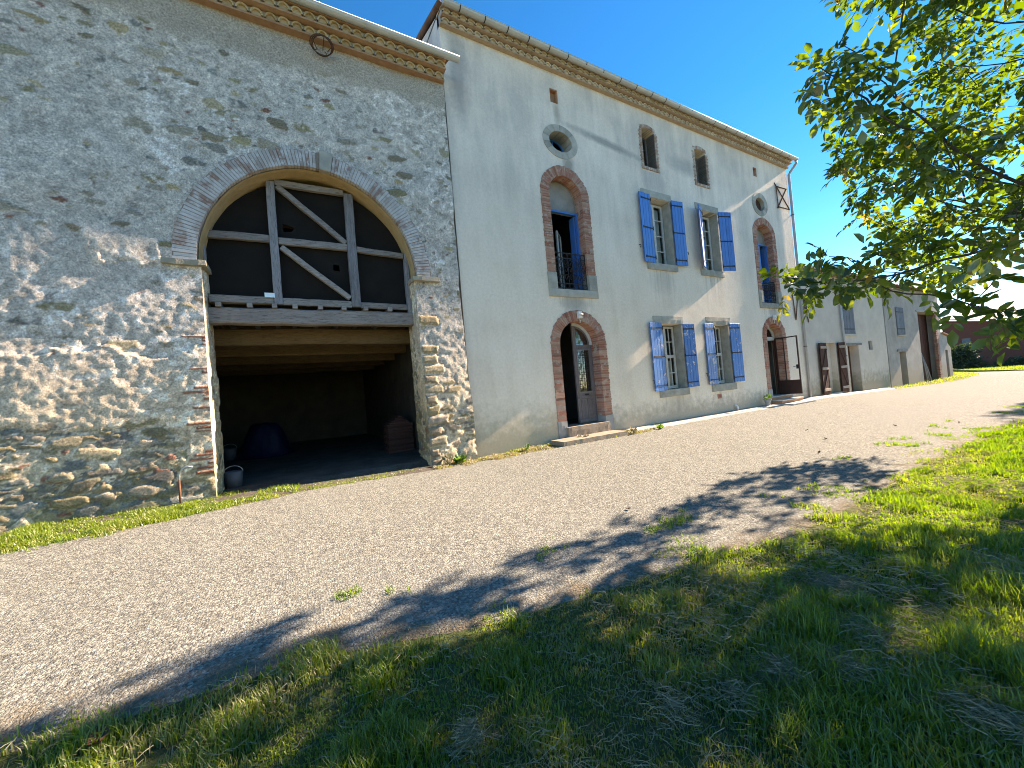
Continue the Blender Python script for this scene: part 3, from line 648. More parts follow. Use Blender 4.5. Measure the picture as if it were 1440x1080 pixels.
def barn():
    R = thing('stone_barn', (.6, 0, .3), 'grey rubble stone barn with a wide round arched wagon opening', 'barn')
    d = .022
    xs = np.concatenate([np.linspace(BX0, OX0, int((OX0 - BX0) / d)), np.linspace(OX0, OX1, int((OX1 - OX0) / d))[1:], np.linspace(OX1, BX1, int((BX1 - OX1) / d))[1:]])
    zs = np.concatenate([np.linspace(BZ0, OZS, int((OZS - BZ0) / d)), np.linspace(OZS, BZ1, int((BZ1 - OZS) / d))[1:]])
    X, Z = np.meshgrid(xs, zs, indexing='ij'); h, c = rubble_field(X, Z, True)
    batter = .10 * sstep(4.6, .2, Z) + .09 * (fbm(X * .55, Z * .6, 23, 3) - .5)
    Y = -.055 - h - batter
    XX = X.copy()
    edge = np.where(X > 3.1, sstep(3.1, 3.33, X), 0); XX = X + edge * (.05 * (fbm(Z * 3, Z * 0, 41) - .5) - .02 + .05 * sstep(2.5, .2, Z))
    V = np.stack([XX, Y, Z], -1)
    F = grid_faces(len(xs), len(zs)); fc = np.stack([X, Z], -1).reshape(-1, 2)[F].mean(1)
    ins = ((fc[:, 0] > OX0) & (fc[:, 0] < OX1) & (fc[:, 1] < OZS)) | ((fc[:, 1] >= OZS) & (((fc[:, 0] - ACX) / (AA + .15)) ** 2 + ((fc[:, 1] - OZS) / (AB + .15)) ** 2 < 1))
    verts = [V.reshape(-1, 3)]; cols = [c.reshape(-1, 3)]; faces = [F[~ins]]; nb = verts[0].shape[0]
    kz = int(np.argmin(abs(zs - OZS)))
    ny = 30
    for xe, sgn in ((OX0, 1), (OX1, -1)):                         # jambs of the opening
        i = int(np.argmin(abs(xs - xe))); y0 = Y[i, :kz + 1]; t = np.linspace(0, 1, ny)
        YY = y0[None] + (.62 - y0[None]) * t[:, None]; ZZ = np.repeat(zs[None, :kz + 1], ny, 0)
        hh, cc = rubble_field(YY + 31.7 * (1 + sgn), ZZ)
        XJ = xe + sgn * (hh - .035) * np.minimum(1, t[:, None] * 5)
        verts.append(np.stack([XJ, YY, ZZ], -1).reshape(-1, 3)); cols.append((cc * np.array([1.12, 1.05, .9])).reshape(-1, 3)); faces.append(grid_faces(ny, kz + 1) + nb); nb += ny * (kz + 1)
    cols = np.concatenate(cols); cols = np.concatenate([cols, np.ones((len(cols), 1))], 1)
    np_mesh('wall', np.concatenate(verts), faces, M['rubble'], R, smooth=True, colors=np.clip(cols, .02, .9))
    # brick ring, key stone, plastered soffit, springing stones
    mb = MB(); n = 112; kk = 57
    for k in range(n):
        if abs(k - 52) < 2.1: continue
        g = .0085 / 2 / (PI * 2.0) * PI; A = PI * k / n + g; B = PI * (k + 1) / n - g; w = random.choice((.30, .31, .325, .29)); yj = -.128 + random.uniform(-.008, .008)
        q = lambda t, e: (ACX + (AA + e) * math.cos(t), OZS + (AB + e) * math.sin(t))
        a, b, c2, d2 = q(A, .01), q(B, .01), q(B, w), q(A, w)
        t = random.random() ** 1.5
        mb.hexa([(a[0], yj, a[1]), (d2[0], yj, d2[1]), (d2[0], .3, d2[1]), (a[0], .3, a[1]), (b[0], yj, b[1]), (c2[0], yj, c2[1]), (c2[0], .3, c2[1]), (b[0], .3, b[1])], 0, 1 - t if random.random() < .88 else .05)
    ring = [(ACX + (AA + .31) * math.cos(PI * k / 60), OZS + (AB + .31) * math.sin(PI * k / 60)) for k in range(61)] + [(ACX + (AA + .012) * math.cos(PI * k / 60), OZS + (AB + .012) * math.sin(PI * k / 60)) for k in range(60, -1, -1)]
    mb.plate(ring, [], -.112, .28, 1, .6)
    mb.build('brick_arch', [M['wash_brick'], M['arch_joint']], R)
    q = lambda t, e: (ACX + (AA + e) * math.cos(t), OZS + (AB + e) * math.sin(t))
    mb = MB(); A, B = PI * 50.1 / n, PI * 53.9 / n; a, b, c2, d2 = q(A, .0), q(B, .0), q(B, .37), q(A, .37)
    mb.hexa([(a[0], -.15, a[1]), (d2[0], -.15, d2[1]), (d2[0], .3, d2[1]), (a[0], .3, a[1]), (b[0], -.15, b[1]), (c2[0], -.15, c2[1]), (c2[0], .3, c2[1]), (b[0], .3, b[1])], 0, .4)
    mb.build('keystone', M['stone'], R, bevel=.012)
    t = np.linspace(0, PI, 90); y = np.linspace(-.035, .62, 14); T, YY = np.meshgrid(t, y, indexing='ij')
    e = -.004 + .022 * (fbm(T * 9, YY * 12, 21) - .5) - .012 * sstep(-.035, .02, YY)
    np_mesh('arch_soffit', np.stack([ACX + (AA + e) * np.cos(T), YY, OZS + (AB + e) * np.sin(T)], -1).reshape(-1, 3), [grid_faces(90, 14)], M['soffit'], R, smooth=True)
    for a, b in ((-1.60, -1.06), (2.27, 2.83)):
        mb = MB(); rough_block(mb, (a, -.21, OZS - .085), (b, .3, OZS - .005), 0, .02); mb.build('springing_stone', M['quoin'], R)
    # cornice, gutter, roof
    mb = MB(); genoise(mb, BX0, 3.30, 8.42, [(.155, .17, .035), (.155, .30, .035)], .205, -.09); mb.box((BX0, -.42, 8.732), (3.30, .1, 8.765), 1)
    mb.build('cornice', [M['tile'], M['band'], M['mortar']], R)
    mb = MB(); half_gutter(mb, BX0, 3.56, -.47, 8.80, .078); mb.build('gutter', M['zinc'], R)
    for x in np.arange(-7.7, 3.5, .78): bracket(R, float(x), -.47, 8.80, .078, M['zinc'], .022)
    tile_roof(R, BX0, 3.36, -.43, 8.80, 5.0, 10.45)
    tile_roof(R, BX0, 3.36, 10.3, 8.80, 5.0, 10.45)
    # rest of the shell
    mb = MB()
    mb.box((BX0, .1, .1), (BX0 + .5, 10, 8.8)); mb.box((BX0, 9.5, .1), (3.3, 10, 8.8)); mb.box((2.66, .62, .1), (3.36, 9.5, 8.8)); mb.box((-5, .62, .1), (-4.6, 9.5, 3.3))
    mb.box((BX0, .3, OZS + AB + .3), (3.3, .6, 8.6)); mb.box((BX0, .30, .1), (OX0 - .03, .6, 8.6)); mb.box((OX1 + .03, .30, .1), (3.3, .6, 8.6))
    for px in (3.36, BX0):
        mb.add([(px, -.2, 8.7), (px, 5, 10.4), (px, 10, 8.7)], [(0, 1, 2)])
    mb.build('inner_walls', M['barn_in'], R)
    X, Y = np.meshgrid(np.linspace(-4.6, 2.7, 60), np.linspace(-.75, 9.5, 90), indexing='ij')
    np_mesh('floor', np.stack([X, Y, np.where(Y < 0, gz(X, Y), .335) + .006 + .05 * (fbm(X * 1.7, Y * 1.7, 77) - .5) * sstep(-.6, .6, Y) - .02 * sstep(-.3, -.75, Y)], -1).reshape(-1, 3), [grid_faces(60, 90)], M['barn_floor'], R, smooth=True)
    # loft: beams, joists, boards
    for y, z, hh, w in ((.33, 3.305, .27, .24), (1.2, 3.08, .32, .26), (2.4, 2.97, .25, .24), (3.7, 2.93, .24, .22), (5.2, 2.93, .24, .22), (6.8, 2.93, .24, .22)):
        mb = MB(); x1 = 2.42 if y < .5 else 2.7
        mb.bar((-1.3 if y < .5 else -4.7, y, z), (x1, y, z), hh, w, 0, None, 9, .012); mb.build('beam', M['wood'] if y < .5 else M['beam'], R, bevel=.02)
    for k, x in enumerate((-.98, -.54, -.17, .15, .57, .98, 1.38, 1.85)):
        mb = MB(); mb.bar((x, .16, 3.485), (x, 9.4, 3.30), .075, .08, 0, None, 1); mb.build('joist', M['wood'], R)
    for x in np.arange(-4.4, -1.1, .4):
        mb = MB(); mb.bar((float(x), .7, 3.46), (float(x), 9.4, 3.30), .075, .08); mb.build('joist', M['joist'], R)
    mb = MB()
    for k, y in enumerate(np.arange(.30, 9.4, .2)): mb.box((-4.7, y, 3.53 - .02 * y), (2.7, y + .192, 3.555 - .02 * y))
    mb.build('loft_floor', M['beam'], R)
    # timber frame in the arch and the netting behind it
    def post(x, z0, z1, w, y=.235, dep=.13, name='post'):
        mb = MB(); mb.bar((x, y + dep / 2, z0), (x, y + dep / 2, z1), w, dep, 0, None, 6, .006); return mb.build(name, M['wood_v'], R, bevel=.008)
    post(-.105, 3.53, 5.80, .135); post(1.222, 3.53, 5.80, .165); post(-1.155, 3.6, 4.66, .085); post(2.285, 3.24, 4.72, .09)
    def rail(p, q, w, name='rail', dep=.09, y=.25):
        mb = MB(); mb.bar((p[0], y + dep / 2, p[1]), (q[0], y + dep / 2, q[1]), w, dep, 0, None, 6, .005); return mb.build(name, M['wood'], R, bevel=.008)
    rail((-1.13, 4.715), (-.175, 4.735), .125); rail((-.035, 4.715), (1.138, 4.715), .125); rail((1.306, 4.70), (2.23, 4.655), .105)
    rail((-.035, 5.80), (1.138, 5.81), .11)
    rail((.0, 5.74), (1.12, 4.80), .095, 'brace'); rail((.0, 4.60), (1.12, 3.70), .095, 'brace')
    rail((-1.11, 3.605), (-.175, 3.60), .125, 'bottom_rail'); rail((-.035, 3.595), (1.138, 3.58), .125, 'bottom_rail'); rail((1.306, 3.57), (2.24, 3.555), .115, 'bottom_rail')
    net = [(-1.17, 3.56), (2.36, 3.56), (2.36, 4.1)] + [(ACX + (AA + .02) * math.cos(PI * k / 24), OZS + (AB - .06) * math.sin(PI * k / 24)) for k in range(25)]
    mb = MB(); mb.plate(net, [[(.06, 4.93), (.19, 4.95), (.24, 5.02), (.15, 5.06), (.05, 5.08)], [(.86, 4.27), (.98, 4.26), (.97, 4.38), (.87, 4.39)]], .375, .39); mb.build('netting', M['net'], R)
    mb = MB(); mb.box((-.31, .212, 3.645), (-.155, .232, 3.725)); mb.build('plate', M['sticker'], R)['label'] = 'small pale blue plate nailed to the timber'
    return R
BARN = barn()

# ------------------------------------------------------------------ the farmhouse
HX0, HX1, HZ1 = 3.38, 18.52, 9.90
D1 = (5.945, 7.235, .50, 2.68, .60); F1 = (6.03, 7.09, 4.10, 6.59, .52); D2 = (15.70, 16.86, .45, 2.82, .50); F2 = (15.72, 16.80, 4.12, 6.78, .42)
def seg(x0, x1, z0, z1, rise=.06, n=8):
    return [(x0, z0), (x1, z0)] + [(x1 - (x1 - x0) * k / n, z1 - rise + rise * math.sin(PI * k / n)) for k in range(n + 1)]
def farmhouse():
    R = thing('farmhouse', (10.9, 0, .2), 'tall pale rendered farmhouse with blue shutters and red brick arches', 'house')
    up = [(9.78, 10.755), (12.29, 13.255)]; lo = [(9.79, 10.755), (12.34, 13.27)]
    att = [(9.745, 10.315, 8.09, 9.32), (12.315, 12.895, 8.07, 9.28)]
    grow = lambda a, e: arch(a[0] - e, a[1] + e, a[2], a[3], a[4] + e)
    holes = [grow(D1, .03), grow(F1, .03), grow(D2, .03), grow(F2, .03), oval(6.555, 8.03, .39, .29), oval(16.165, 7.98, .33, .28),
             rect(6.345, 6.60, 9.055, 9.43), rect(15.925, 16.17, 9.06, 9.41)] + [seg(*a) for a in att]
    holes += [rect(a, b, 5.10, 7.15) for a, b in up] + [rect(a, b, 1.23, 3.25) for a, b in lo]
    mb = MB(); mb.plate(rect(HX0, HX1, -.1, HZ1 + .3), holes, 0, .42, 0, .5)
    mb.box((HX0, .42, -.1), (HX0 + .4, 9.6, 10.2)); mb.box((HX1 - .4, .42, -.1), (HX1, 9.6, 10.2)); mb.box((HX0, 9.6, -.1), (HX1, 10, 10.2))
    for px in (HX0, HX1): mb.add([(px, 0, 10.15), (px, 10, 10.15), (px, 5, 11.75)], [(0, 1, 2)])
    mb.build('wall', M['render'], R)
    mb = MB()
    for z in (.44, 3.85, 7.68): mb.box((HX0 + .4, .42, z - .12), (HX1 - .4, 9.6, z))
    mb.box((HX0 + .4, .421, 9.9), (HX1 - .4, 9.6, 10.0))
    for x in (8.6, 14.6): mb.box((x, .42, .44), (x + .15, 9.6, 9.9))
    mb.box((HX0 + .4, 4.6, .44), (HX1 - .4, 4.75, 9.9))
    mb.build('room_walls', M['room'], R)
    # cornice, gutter, roof
    mb = MB(); genoise(mb, HX0, HX1 + .02, 9.865, [(.12, .14, .025), (.115, .25, .025)], .20, 0.); mb.box((HX0 - .02, -.29, 10.102), (HX1 + .04, .1, 10.125), 1)
    mb.build('cornice', [M['pale_tile'], M['pale_band'], M['mortar']], R)
    mb = MB(); half_gutter(mb, HX0 - .02, HX1 + .16, -.345, 10.135, .075); mb.build('gutter', M['zinc'], R)
    x = 3.75
    while x < 18.6: bracket(R, x, -.345, 10.135, .075, M['iron'], .024); x += .62 + random.uniform(-.05, .05)
    tile_roof(R, HX0 - .1, HX1 + .12, -.30, 10.15, 5.0, 11.75); tile_roof(R, HX0 - .1, HX1 + .12, 10.3, 10.15, 5.0, 11.75)
    # down pipe at the right corner
    pipe(R, [(18.60, -.345, 10.07), (18.66, -.33, 9.98), (18.60, -.12, 9.72), (18.55, -.07, 9.60), (18.52, -.07, 6), (18.50, -.07, .26)], .05, M['zinc_dark'], clips=[(18.52, -.07, 7.9), (18.51, -.07, 5.42), (18.505, -.07, 2.4)])
    # red brick surrounds
    def surround(a, th, depth, base=None, sill=False):
        mb = MB(); x0, x1, z0, zs, rise = a; zb = z0 if base is None else base
        voussoirs(mb, x0, x1, zb, zs, rise, th, -.022, depth, .064, 0, .010)
        o = [(x0 - th + .008, zb), (x1 + th - .008, zb)] + [( (x0 + x1) / 2 + ((x1 - x0) / 2 + th - .008) * math.cos(PI * k / 24), zs + (rise + th - .008) * math.sin(PI * k / 24)) for k in range(25)]
        i = [(x0 - .006, zb + .001), (x1 + .006, zb + .001)] + [((x0 + x1) / 2 + ((x1 - x0) / 2 + .006) * math.cos(PI * k / 24), zs + (rise + .006) * math.sin(PI * k / 24)) for k in range(25)]
        for lp in (o, i): pass
        strip = [(x1 + .006, zb)] + [((x0 + x1) / 2 + ((x1 - x0) / 2 + .006) * math.cos(PI * k / 24), zs + (rise + .006) * math.sin(PI * k / 24)) for k in range(25)] + [(x0 - .006, zb), (x0 - th + .008, zb)] + [((x0 + x1) / 2 - ((x1 - x0) / 2 + th - .008) * math.cos(PI * k / 24), zs + (rise + th - .008) * math.sin(PI * k / 24)) for k in range(25)] + [(x1 + th - .008, zb)]
        mb.plate(strip, [], -.010, depth - .004, 1, .5)
        return mb.build('brick_surround', [M['brick'], M['mortar']], R)
    surround(D1, .275, .27, .74); surround(F1, .265, .27, 4.52); surround(D2, .265, .27, .84); surround(F2, .255, .27, 4.60)
    for a, th, zt, zb in ((D1, .285, .74, .22), (D2, .275, .84, .2)):
        for s in (0, 1):
            mb = MB(); xa = a[0] - th if s == 0 else a[1] + .002; rough_block(mb, (xa, -.045, zb), (xa + th - .002, .27, zt - .006), 0, .008); mb.build('stone_base', M['plinth'], R)
    for a, th, zt in ((F1, .275, 4.52), (F2, .265, 4.60)):
        for s in (0, 1):
            mb = MB(); xa = a[0] - th if s == 0 else a[1] + .002; rough_block(mb, (xa, -.045, a[2] + .002), (xa + th - .002, .27, zt - .006), 0, .008); mb.build('stone_base', M['stone'], R)
        mb = MB(); rough_block(mb, (a[0] - th, -.05, a[2] - .20), (a[1] + th, .40, a[2] - .003), 0, .01); mb.build('sill', M['stone'], R)
        grille(R, a[0] + .01, a[1] - .01, a[2] + .02, 5.10 if a is F1 else 5.02, .06)
    # first floor arched bays: plastered head, blue transom, one leaf folded against the right side
    for a, zt in ((F1, 6.28), (F2, 6.52)):
        mb = MB(); cx = (a[0] + a[1]) / 2; hw = (a[1] - a[0]) / 2
        head = [(a[0], zt), (a[1], zt)] + [(cx + hw * math.cos(PI * k / 16), a[3] + a[4] * math.sin(PI * k / 16)) for k in range(17)]
        mb.plate(head, [], .29, .41); mb.build('plaster_head', M['head'], R)
        mb = MB(); mb.box((a[0], .20, zt - .05), (a[1], .27, zt - .002)); mb.box((a[0], .20, a[2]), (a[0] + .05, .27, zt - .05)); mb.box((a[1] - .05, .20, a[2]), (a[1], .27, zt - .05)); mb.build('door_frame', M['blue'], R)
        mb = MB()
        for k in range(2): mb.box((a[1] - .09 + k * .002, .28 + k * .10, a[2] + .02), (a[1] - .055 + k * .002, .28 + k * .10 + .095, zt - .06))
        mb.build('folded_shutter', M['blue'], R)
        if a is F1:
            mb = MB(); xw = a[0] + .62
            mb.bar((xw, .62, a[2] + .05), (xw, .62, zt - .35), .05, .05); mb.bar((xw + .36, .95, a[2] + .05), (xw + .36, .95, zt - .35), .05, .05); mb.bar((xw, .62, zt - .37), (xw + .36, .95, zt - .37), .05, .05); mb.bar((xw, .62, a[2] + .08), (xw + .36, .95, a[2] + .08), .09, .05)
            mb.add([(xw, .63, a[2] + .1), (xw + .36, .96, a[2] + .1), (xw + .36, .96, zt - .4), (xw, .63, zt - .4)], [(0, 1, 2, 3)], 1)
            mb.build('inner_door', [M['frame'], M['greendoor']], R)
        else:
            mb = MB(); mb.box((a[0] + .05, .23, a[2]), (a[0] + .6, .265, zt - .05)); mb.build('shutter', M['blue'], R)
    # oculi
    for cx, cz, ao, bo, ai, bi, shut in ((6.555, 8.03, .565, .445, .37, .27, 0), (16.165, 7.98, .54, .45, .31, .26, 1)):
        mb = MB(); n = 14
        for k in range(n):
            A = 2 * PI * (k + .5) / n + .008; B = 2 * PI * (k + 1.5) / n - .008
            st = [A + (B - A) * i / 4 for i in range(5)]
            mb.plate([(cx + ao * math.cos(t), cz + bo * math.sin(t)) for t in st] + [(cx + ai * math.cos(t), cz + bi * math.sin(t)) for t in st[::-1]], [], -.018, .36)
        o = mb.build('oculus', M['stone'], R, bevel=.004)
        if shut:
            mb = MB(); mb.plate(oval(cx, cz, ai + .01, bi + .01), [], .12, .15); mb.build('infill', M['brownpaint'], o)
        else:
            mb = MB(); mb.plate(oval(cx, cz, ai + .01, bi + .01), [oval(cx, cz, ai - .04, bi - .04)], .33, .37); mb.bar((cx, .35, cz - bi), (cx, .35, cz + bi), .035, .03)
            mb.build('oculus_frame', M['blue'], o)
    for x0, x1, z0, z1 in ((6.345, 6.60, 9.055, 9.43), (15.925, 16.17, 9.06, 9.41)):
        mb = MB()
        mb.box((x0 + .001, .10, z0 + .001), (x1 - .001, .13, z1 - .001)); mb.box((x0 + .001, .003, z1 - .035), (x1 - .001, .1, z1 - .001), 0, .3); mb.box((x1 - .03, .003, z0 + .001), (x1 - .001, .099, z1 - .036), 0, .8)
        mb.build('vent_niche', M['terra'] if x0 < 10 else M['brick'], R)
    # attic windows in toothed pale brick
    for x0, x1, z0, z1 in att:
        mb = MB(); dz = .055; n = int((z1 - .06 - z0) / dz)
        for s in (0, 1):
            for k in range(n):
                w = (.10, .135)[k % 2] + random.uniform(-.01, .01); xe = x0 if s == 0 else x1
                mb.box((min(xe, xe + (w if s else -w)), -.014 + random.uniform(-.003, .003), z0 + k * dz), (max(xe, xe + (w if s else -w)), .30, z0 + (k + 1) * dz - .010), 0)
        nb = 12
        for k in range(nb):
            xa = x0 - .06 + (x1 - x0 + .12) * k / nb; xb = x0 - .06 + (x1 - x0 + .12) * (k + 1) / nb - .009
            zz = lambda x: z1 - .06 + .06 * math.sin(PI * min(1, max(0, (x - x0) / (x1 - x0))))
            mb.hexa([(xa, -.012, zz(xa)), (xb, -.012, zz(xb)), (xb, .3, zz(xb)), (xa, .3, zz(xa)), (xa - .01, -.012, zz(xa) + .11), (xb - .01, -.012, zz(xb) + .11), (xb - .01, .3, zz(xb) + .11), (xa - .01, .3, zz(xa) + .11)])
        for k in range(9):
            xa = x0 - .12 + (x1 - x0 + .24) * k / 9; mb.box((xa, -.03, z0 - .09), (xa + (x1 - x0 + .24) / 9 - .008, .3, z0 - .004))
        mb.build('brick_surround', M['ochre_brick'], R)
        w = casement(R, x0 + .005, x1 - .005, z0 + .005, z1 - .065, .30, 1, 3, .045, .024, 'doorwood')
    # sash windows in stone, with blue shutters
    def stone_window(x0, x1, z0, z1, wx0, wx1, zl, zs, mid=None, cut=.16):
        w = casement(R, x0 + .03, x1 - .03, z0 + .02, z1 - .03, .27, 1 if not mid else 2, 4, .07, .03, 'frame', mid)
        mb = MB(); rough_block(mb, (wx0, -.02, z1 + .002), (wx1, .35, zl), 0, .008); mb.build('lintel', M['stone'], w)
        mb = MB(); rough_block(mb, (wx0, -.06, zs), (wx1 - .03, .35, z0 - .002), 0, .01); mb.build('sill', M['stone'], w)
        mb = MB(); rough_block(mb, (x0 - .16, -.016, z0), (x0 + .012, .34, z1), 0, .008); mb.build('jamb', M['stone'], w)
        mb = MB(); rough_block(mb, (x1 - .012, -.016, z0), (x1 + .16, .34, z1), 0, .008); mb.build('jamb', M['stone'], w)
        mb = MB(); n = 14                                    # a curtain hanging inside
        for s, a, b in ((0, x0 + .1, x0 + .42), (1, x1 - .42, x1 - .1)):
            if mid is None and s == 0: continue
            mb.add([(a + (b - a) * k / n, .40 + .02 * math.sin(k * 2.2), zz) for k in range(n + 1) for zz in (z0 + .1, (mid or z1) - .12)], [(2 * k, 2 * k + 2, 2 * k + 3, 2 * k + 1) for k in range(n)], 0, .5, True)
        if mb.v: mb.build('curtain', M['white'], w)
        return w
    stone_window(9.78, 10.755, 5.10, 7.15, 9.47, 10.84, 7.36, 4.90)
    stone_window(12.29, 13.255, 5.10, 7.15, 12.05, 13.34, 7.37, 4.90)
    stone_window(9.79, 10.755, 1.23, 3.25, 9.48, 10.86, 3.48, 1.02, 2.26)
    stone_window(12.34, 13.27, 1.23, 3.25, 12.05, 13.43, 3.50, 1.0, 2.26)
    shutter(R, 9.78, 5.08, 7.19, .50, -1, 4, M['blue']); shutter(R, 10.77, 5.10, 7.18, .49, 1, 6, M['blue'])
    shutter(R, 12.30, 5.12, 7.17, .50, -1, 24, M['blue_worn'], label='half folded blue shutter seen edge on'); shutter(R, 13.27, 5.12, 7.20, .51, 1, 17, M['blue'])
    shutter(R, 9.77, 1.22, 3.27, .56, -1, 4, M['blue_worn'], label='blue shutter with much white peeling paint'); shutter(R, 10.78, 1.24, 3.24, .47, 1, 7, M['blue_worn'])
    shutter(R, 12.35, 1.24, 3.28, .52, -1, 3, M['blue_worn']); shutter(R, 13.29, 1.25, 3.29, .52, 1, 6, M['blue_worn'])
    for x, z in ((9.24, 1.55), (11.80, 1.62), (11.4, 5.6), (9.2, 5.6)):
        mb = MB(); mb.tube([(x, 0, z), (x, -.05, z), (x + .004, -.055, z - .05), (x, -.045, z - .09)], .011, 6); mb.build('shutter_catch', M['iron'], R)
    # left door: one glazed leaf shut, the other open inwards
    x0, x1, z0, zs, rise = D1; xm = (x0 + x1) / 2; y = .275
    hw = x1 - xm; ol = lambda e, zb: [(xm + .004 + e, zb), (x1 - e, zb)] + [(xm + (hw - e) * math.cos(PI / 2 * k / 12), zs + (rise - e) * math.sin(PI / 2 * k / 12)) for k in range(12)] + [(xm + .004 + e, zs + (rise - e) * .995)]
    tg = [(xm + .11, zs + .01), (x1 - .11, zs + .01)] + [(xm + (hw - .11) * math.cos(PI / 2 * k / 10), zs + .01 + (rise - .13) * math.sin(PI / 2 * k / 10)) for k in range(1, 9)] + [(xm + .11, zs + (rise - .13) * .98)]
    mid = rect(xm + .12, x1 - .12, 1.42, zs - .14)
    mb = MB(); mb.plate(ol(.0, .585), [tg, mid], y, y + .05, 0, .5)
    for a, b in ((xm + .115, xm + .305), (xm + .335, x1 - .115)): mb.box((a, y - .014, .72), (b, y, 1.22), 0, .8); mb.box((a + .03, y - .022, .75), (b - .03, y - .014, 1.19), 0, .3)
    mb.box((xm + .02, y - .02, .60), (x1 - .02, y, .68), 0, .9); mb.box((xm + .05, y - .018, 1.24), (x1 - .05, y, 1.30), 0, .6)
    mb.box((xm + .1, y - .016, 1.38), (x1 - .1, y, 1.42), 0, 1.); mb.box((xm + .1, y - .016, zs - .14), (x1 - .1, y, zs - .10), 0, 1.)
    dr = mb.build('door_leaf', M['doorwood'], R, bevel=.004)
    g = MB(); g.plate(tg, [], y + .02, y + .026); g.plate(mid, [], y + .02, y + .026); g.build('pane', M['glass'], dr)
    g = MB()
    for k in range(5): g.bar((xm + .15 + k * .085, y + .006, 1.43), (xm + .15 + k * .085, y + .006, zs - .15), .010, .010)
    for zc in np.arange(1.52, zs - .2, .155): 
        for xc in (xm + .19, xm + .32, xm + .45): g.tube([(xc + .045 * math.cos(t), y + .004, float(zc) + .065 * math.sin(t)) for t in np.linspace(0, 2 * PI, 11)[:-1]], .006, 4, closed=True)
    g.build('door_grille', M['iron'], dr)
    g = MB(); g.box((xm + .26, y - .02, 1.318), (xm + .40, y, 1.358)); g.build('letter_slot', M['iron'], dr)
    mb = MB(); arcf = [(xm + (hw + .0) * math.cos(PI / 2 * k / 12), zs + rise * math.sin(PI / 2 * k / 12)) for k in range(13)] + [(xm + (hw - .075) * math.cos(PI / 2 * k / 12), zs + (rise - .075) * math.sin(PI / 2 * k / 12)) for k in range(12, -1, -1)]
    mb.plate(arcf, [], y - .03, y - .002); mb.build('door_frame', M['frame'], R)
    mb = MB(); mb.plate([(.0, .585), (.62, .585), (.62, zs)] + [(.62 * math.sin(PI / 2 * (12 - k) / 12), zs + rise * math.cos(PI / 2 * (12 - k) / 12)) for k in range(1, 13)], [rect(.12, .5, 1.42, zs - .14)], 0, .05, 0, .4, xf=lambda u, v, z: (x0 + .02 + v, y + .1 + u, z))
    mb.build('door_leaf', M['doorwood'], R)
    for nm, (a, b) in (('step', ((x0 - .05, -.14, .2), (x1 + .05, .5, .575))), ('step', ((5.32, -.66, .1), (7.36, -.142, .335)))):
        mb = MB(); rough_block(mb, a, b, 0, .01); mb.add([], []); o = mb.build('door_step', M['old_step'], R)
    # right door: fanlight, dark leaf, brown metal gate standing open
    x0, x1, z0, zs, rise = D2; cx = (x0 + x1) / 2; y = .29
    mb = MB(); mb.box((x0, y, 2.72), (x1, y + .07, 2.80)); mb.plate(arch(x0, x1, 2.80, zs, rise), [arch(x0 + .08, x1 - .08, 2.86, zs, rise - .08)], y, y + .06, 0, .5); mb.bar((cx, y + .03, 2.8), (cx, y + .03, zs + rise - .02), .04, .05)
    fr = mb.build('fanlight', M['frame'], R); g = MB(); g.plate(arch(x0 + .07, x1 - .07, 2.85, zs, rise - .07), [], y + .03, y + .034); g.build('pane', M['glass'], fr)
    mb = MB(); mb.box((x0 + .02, y + .02, .57), (x0 + .62, y + .065, 2.72)); mb.box((x0 + .1, y + .006, .7), (x0 + .54, y + .02, 1.3), 0, .9); mb.box((x0 + .1, y + .006, 1.45), (x0 + .54, y + .02, 2.6), 0, .7); mb.build('door_leaf', M['greendoor'], R)
    mb = MB(); mb.box((x1 - .05, y, .57), (x1 - .002, y + .07, 2.72)); mb.build('door_frame', M['brownpaint'], R)
    gx = 16.83; ya, yb = .25, -.50; za, zb = .56, 2.79
    mb = MB()
    for p, q in (((gx, ya, za), (gx, ya, zb)), ((gx, yb, za), (gx, yb, zb)), ((gx, ya, zb - .02), (gx, yb, zb - .02)), ((gx, ya, za + .02), (gx, yb, za + .02)), ((gx, ya, 1.08), (gx, yb, 1.08))): mb.bar(p, q, .042, .042)
    mb.box((gx - .006, yb + .02, za + .03), (gx + .006, ya - .02, 1.07)); mb.box((gx - .01, -.05, za + .03), (gx + .01, -.015, zb - .03))
    gt = mb.build('metal_gate', M['brown_metal'], R)
    g = MB(); g.box((gx - .03, yb + .02, 1.52), (gx + .03, yb + .09, 1.68)); g.tube([(gx - .03, yb + .05, 1.62), (gx - .08, yb + .05, 1.62), (gx - .08, yb + .16, 1.615)], .011, 6); g.build('handle', M['iron'], gt)
    for (a, b, m) in (((15.52, -.06, .2), (16.96, .5, .555), 'terra'), ((15.55, -.40, .15), (17.12, -.062, .42), 'terra'), ((15.50, -.76, .1), (17.2, -.402, .285), 'terra')):
        mb = MB(); rough_block(mb, a, (b[0], b[1], b[2] - .045), 0, .008); mb.box((a[0] - .015, a[1] - .025, b[2] - .043), (b[0] + .015, b[1] - .001, b[2]), 1); mb.build('door_step', [M[m], M['concrete']], R, bevel=.004)
    # small fittings
    for x, z in ((6.63, 3.43), (16.30, 3.55)):
        mb = MB(); mb.box((x - .06, -.10, z - .09), (x + .06, -.025, z + .09)); mb.tube([(x, -.05, z - .09), (x, -.06, z - .15), (x + .02, -.03, z - .2)], .012, 6); mb.tube([(x - .035, -.1, z), (x - .035, -.13, z), (x + .035, -.13, z), (x + .035, -.1, z)], .028, 8)
        mb.build('wall_lamp', M['white'], R, bevel=.01)
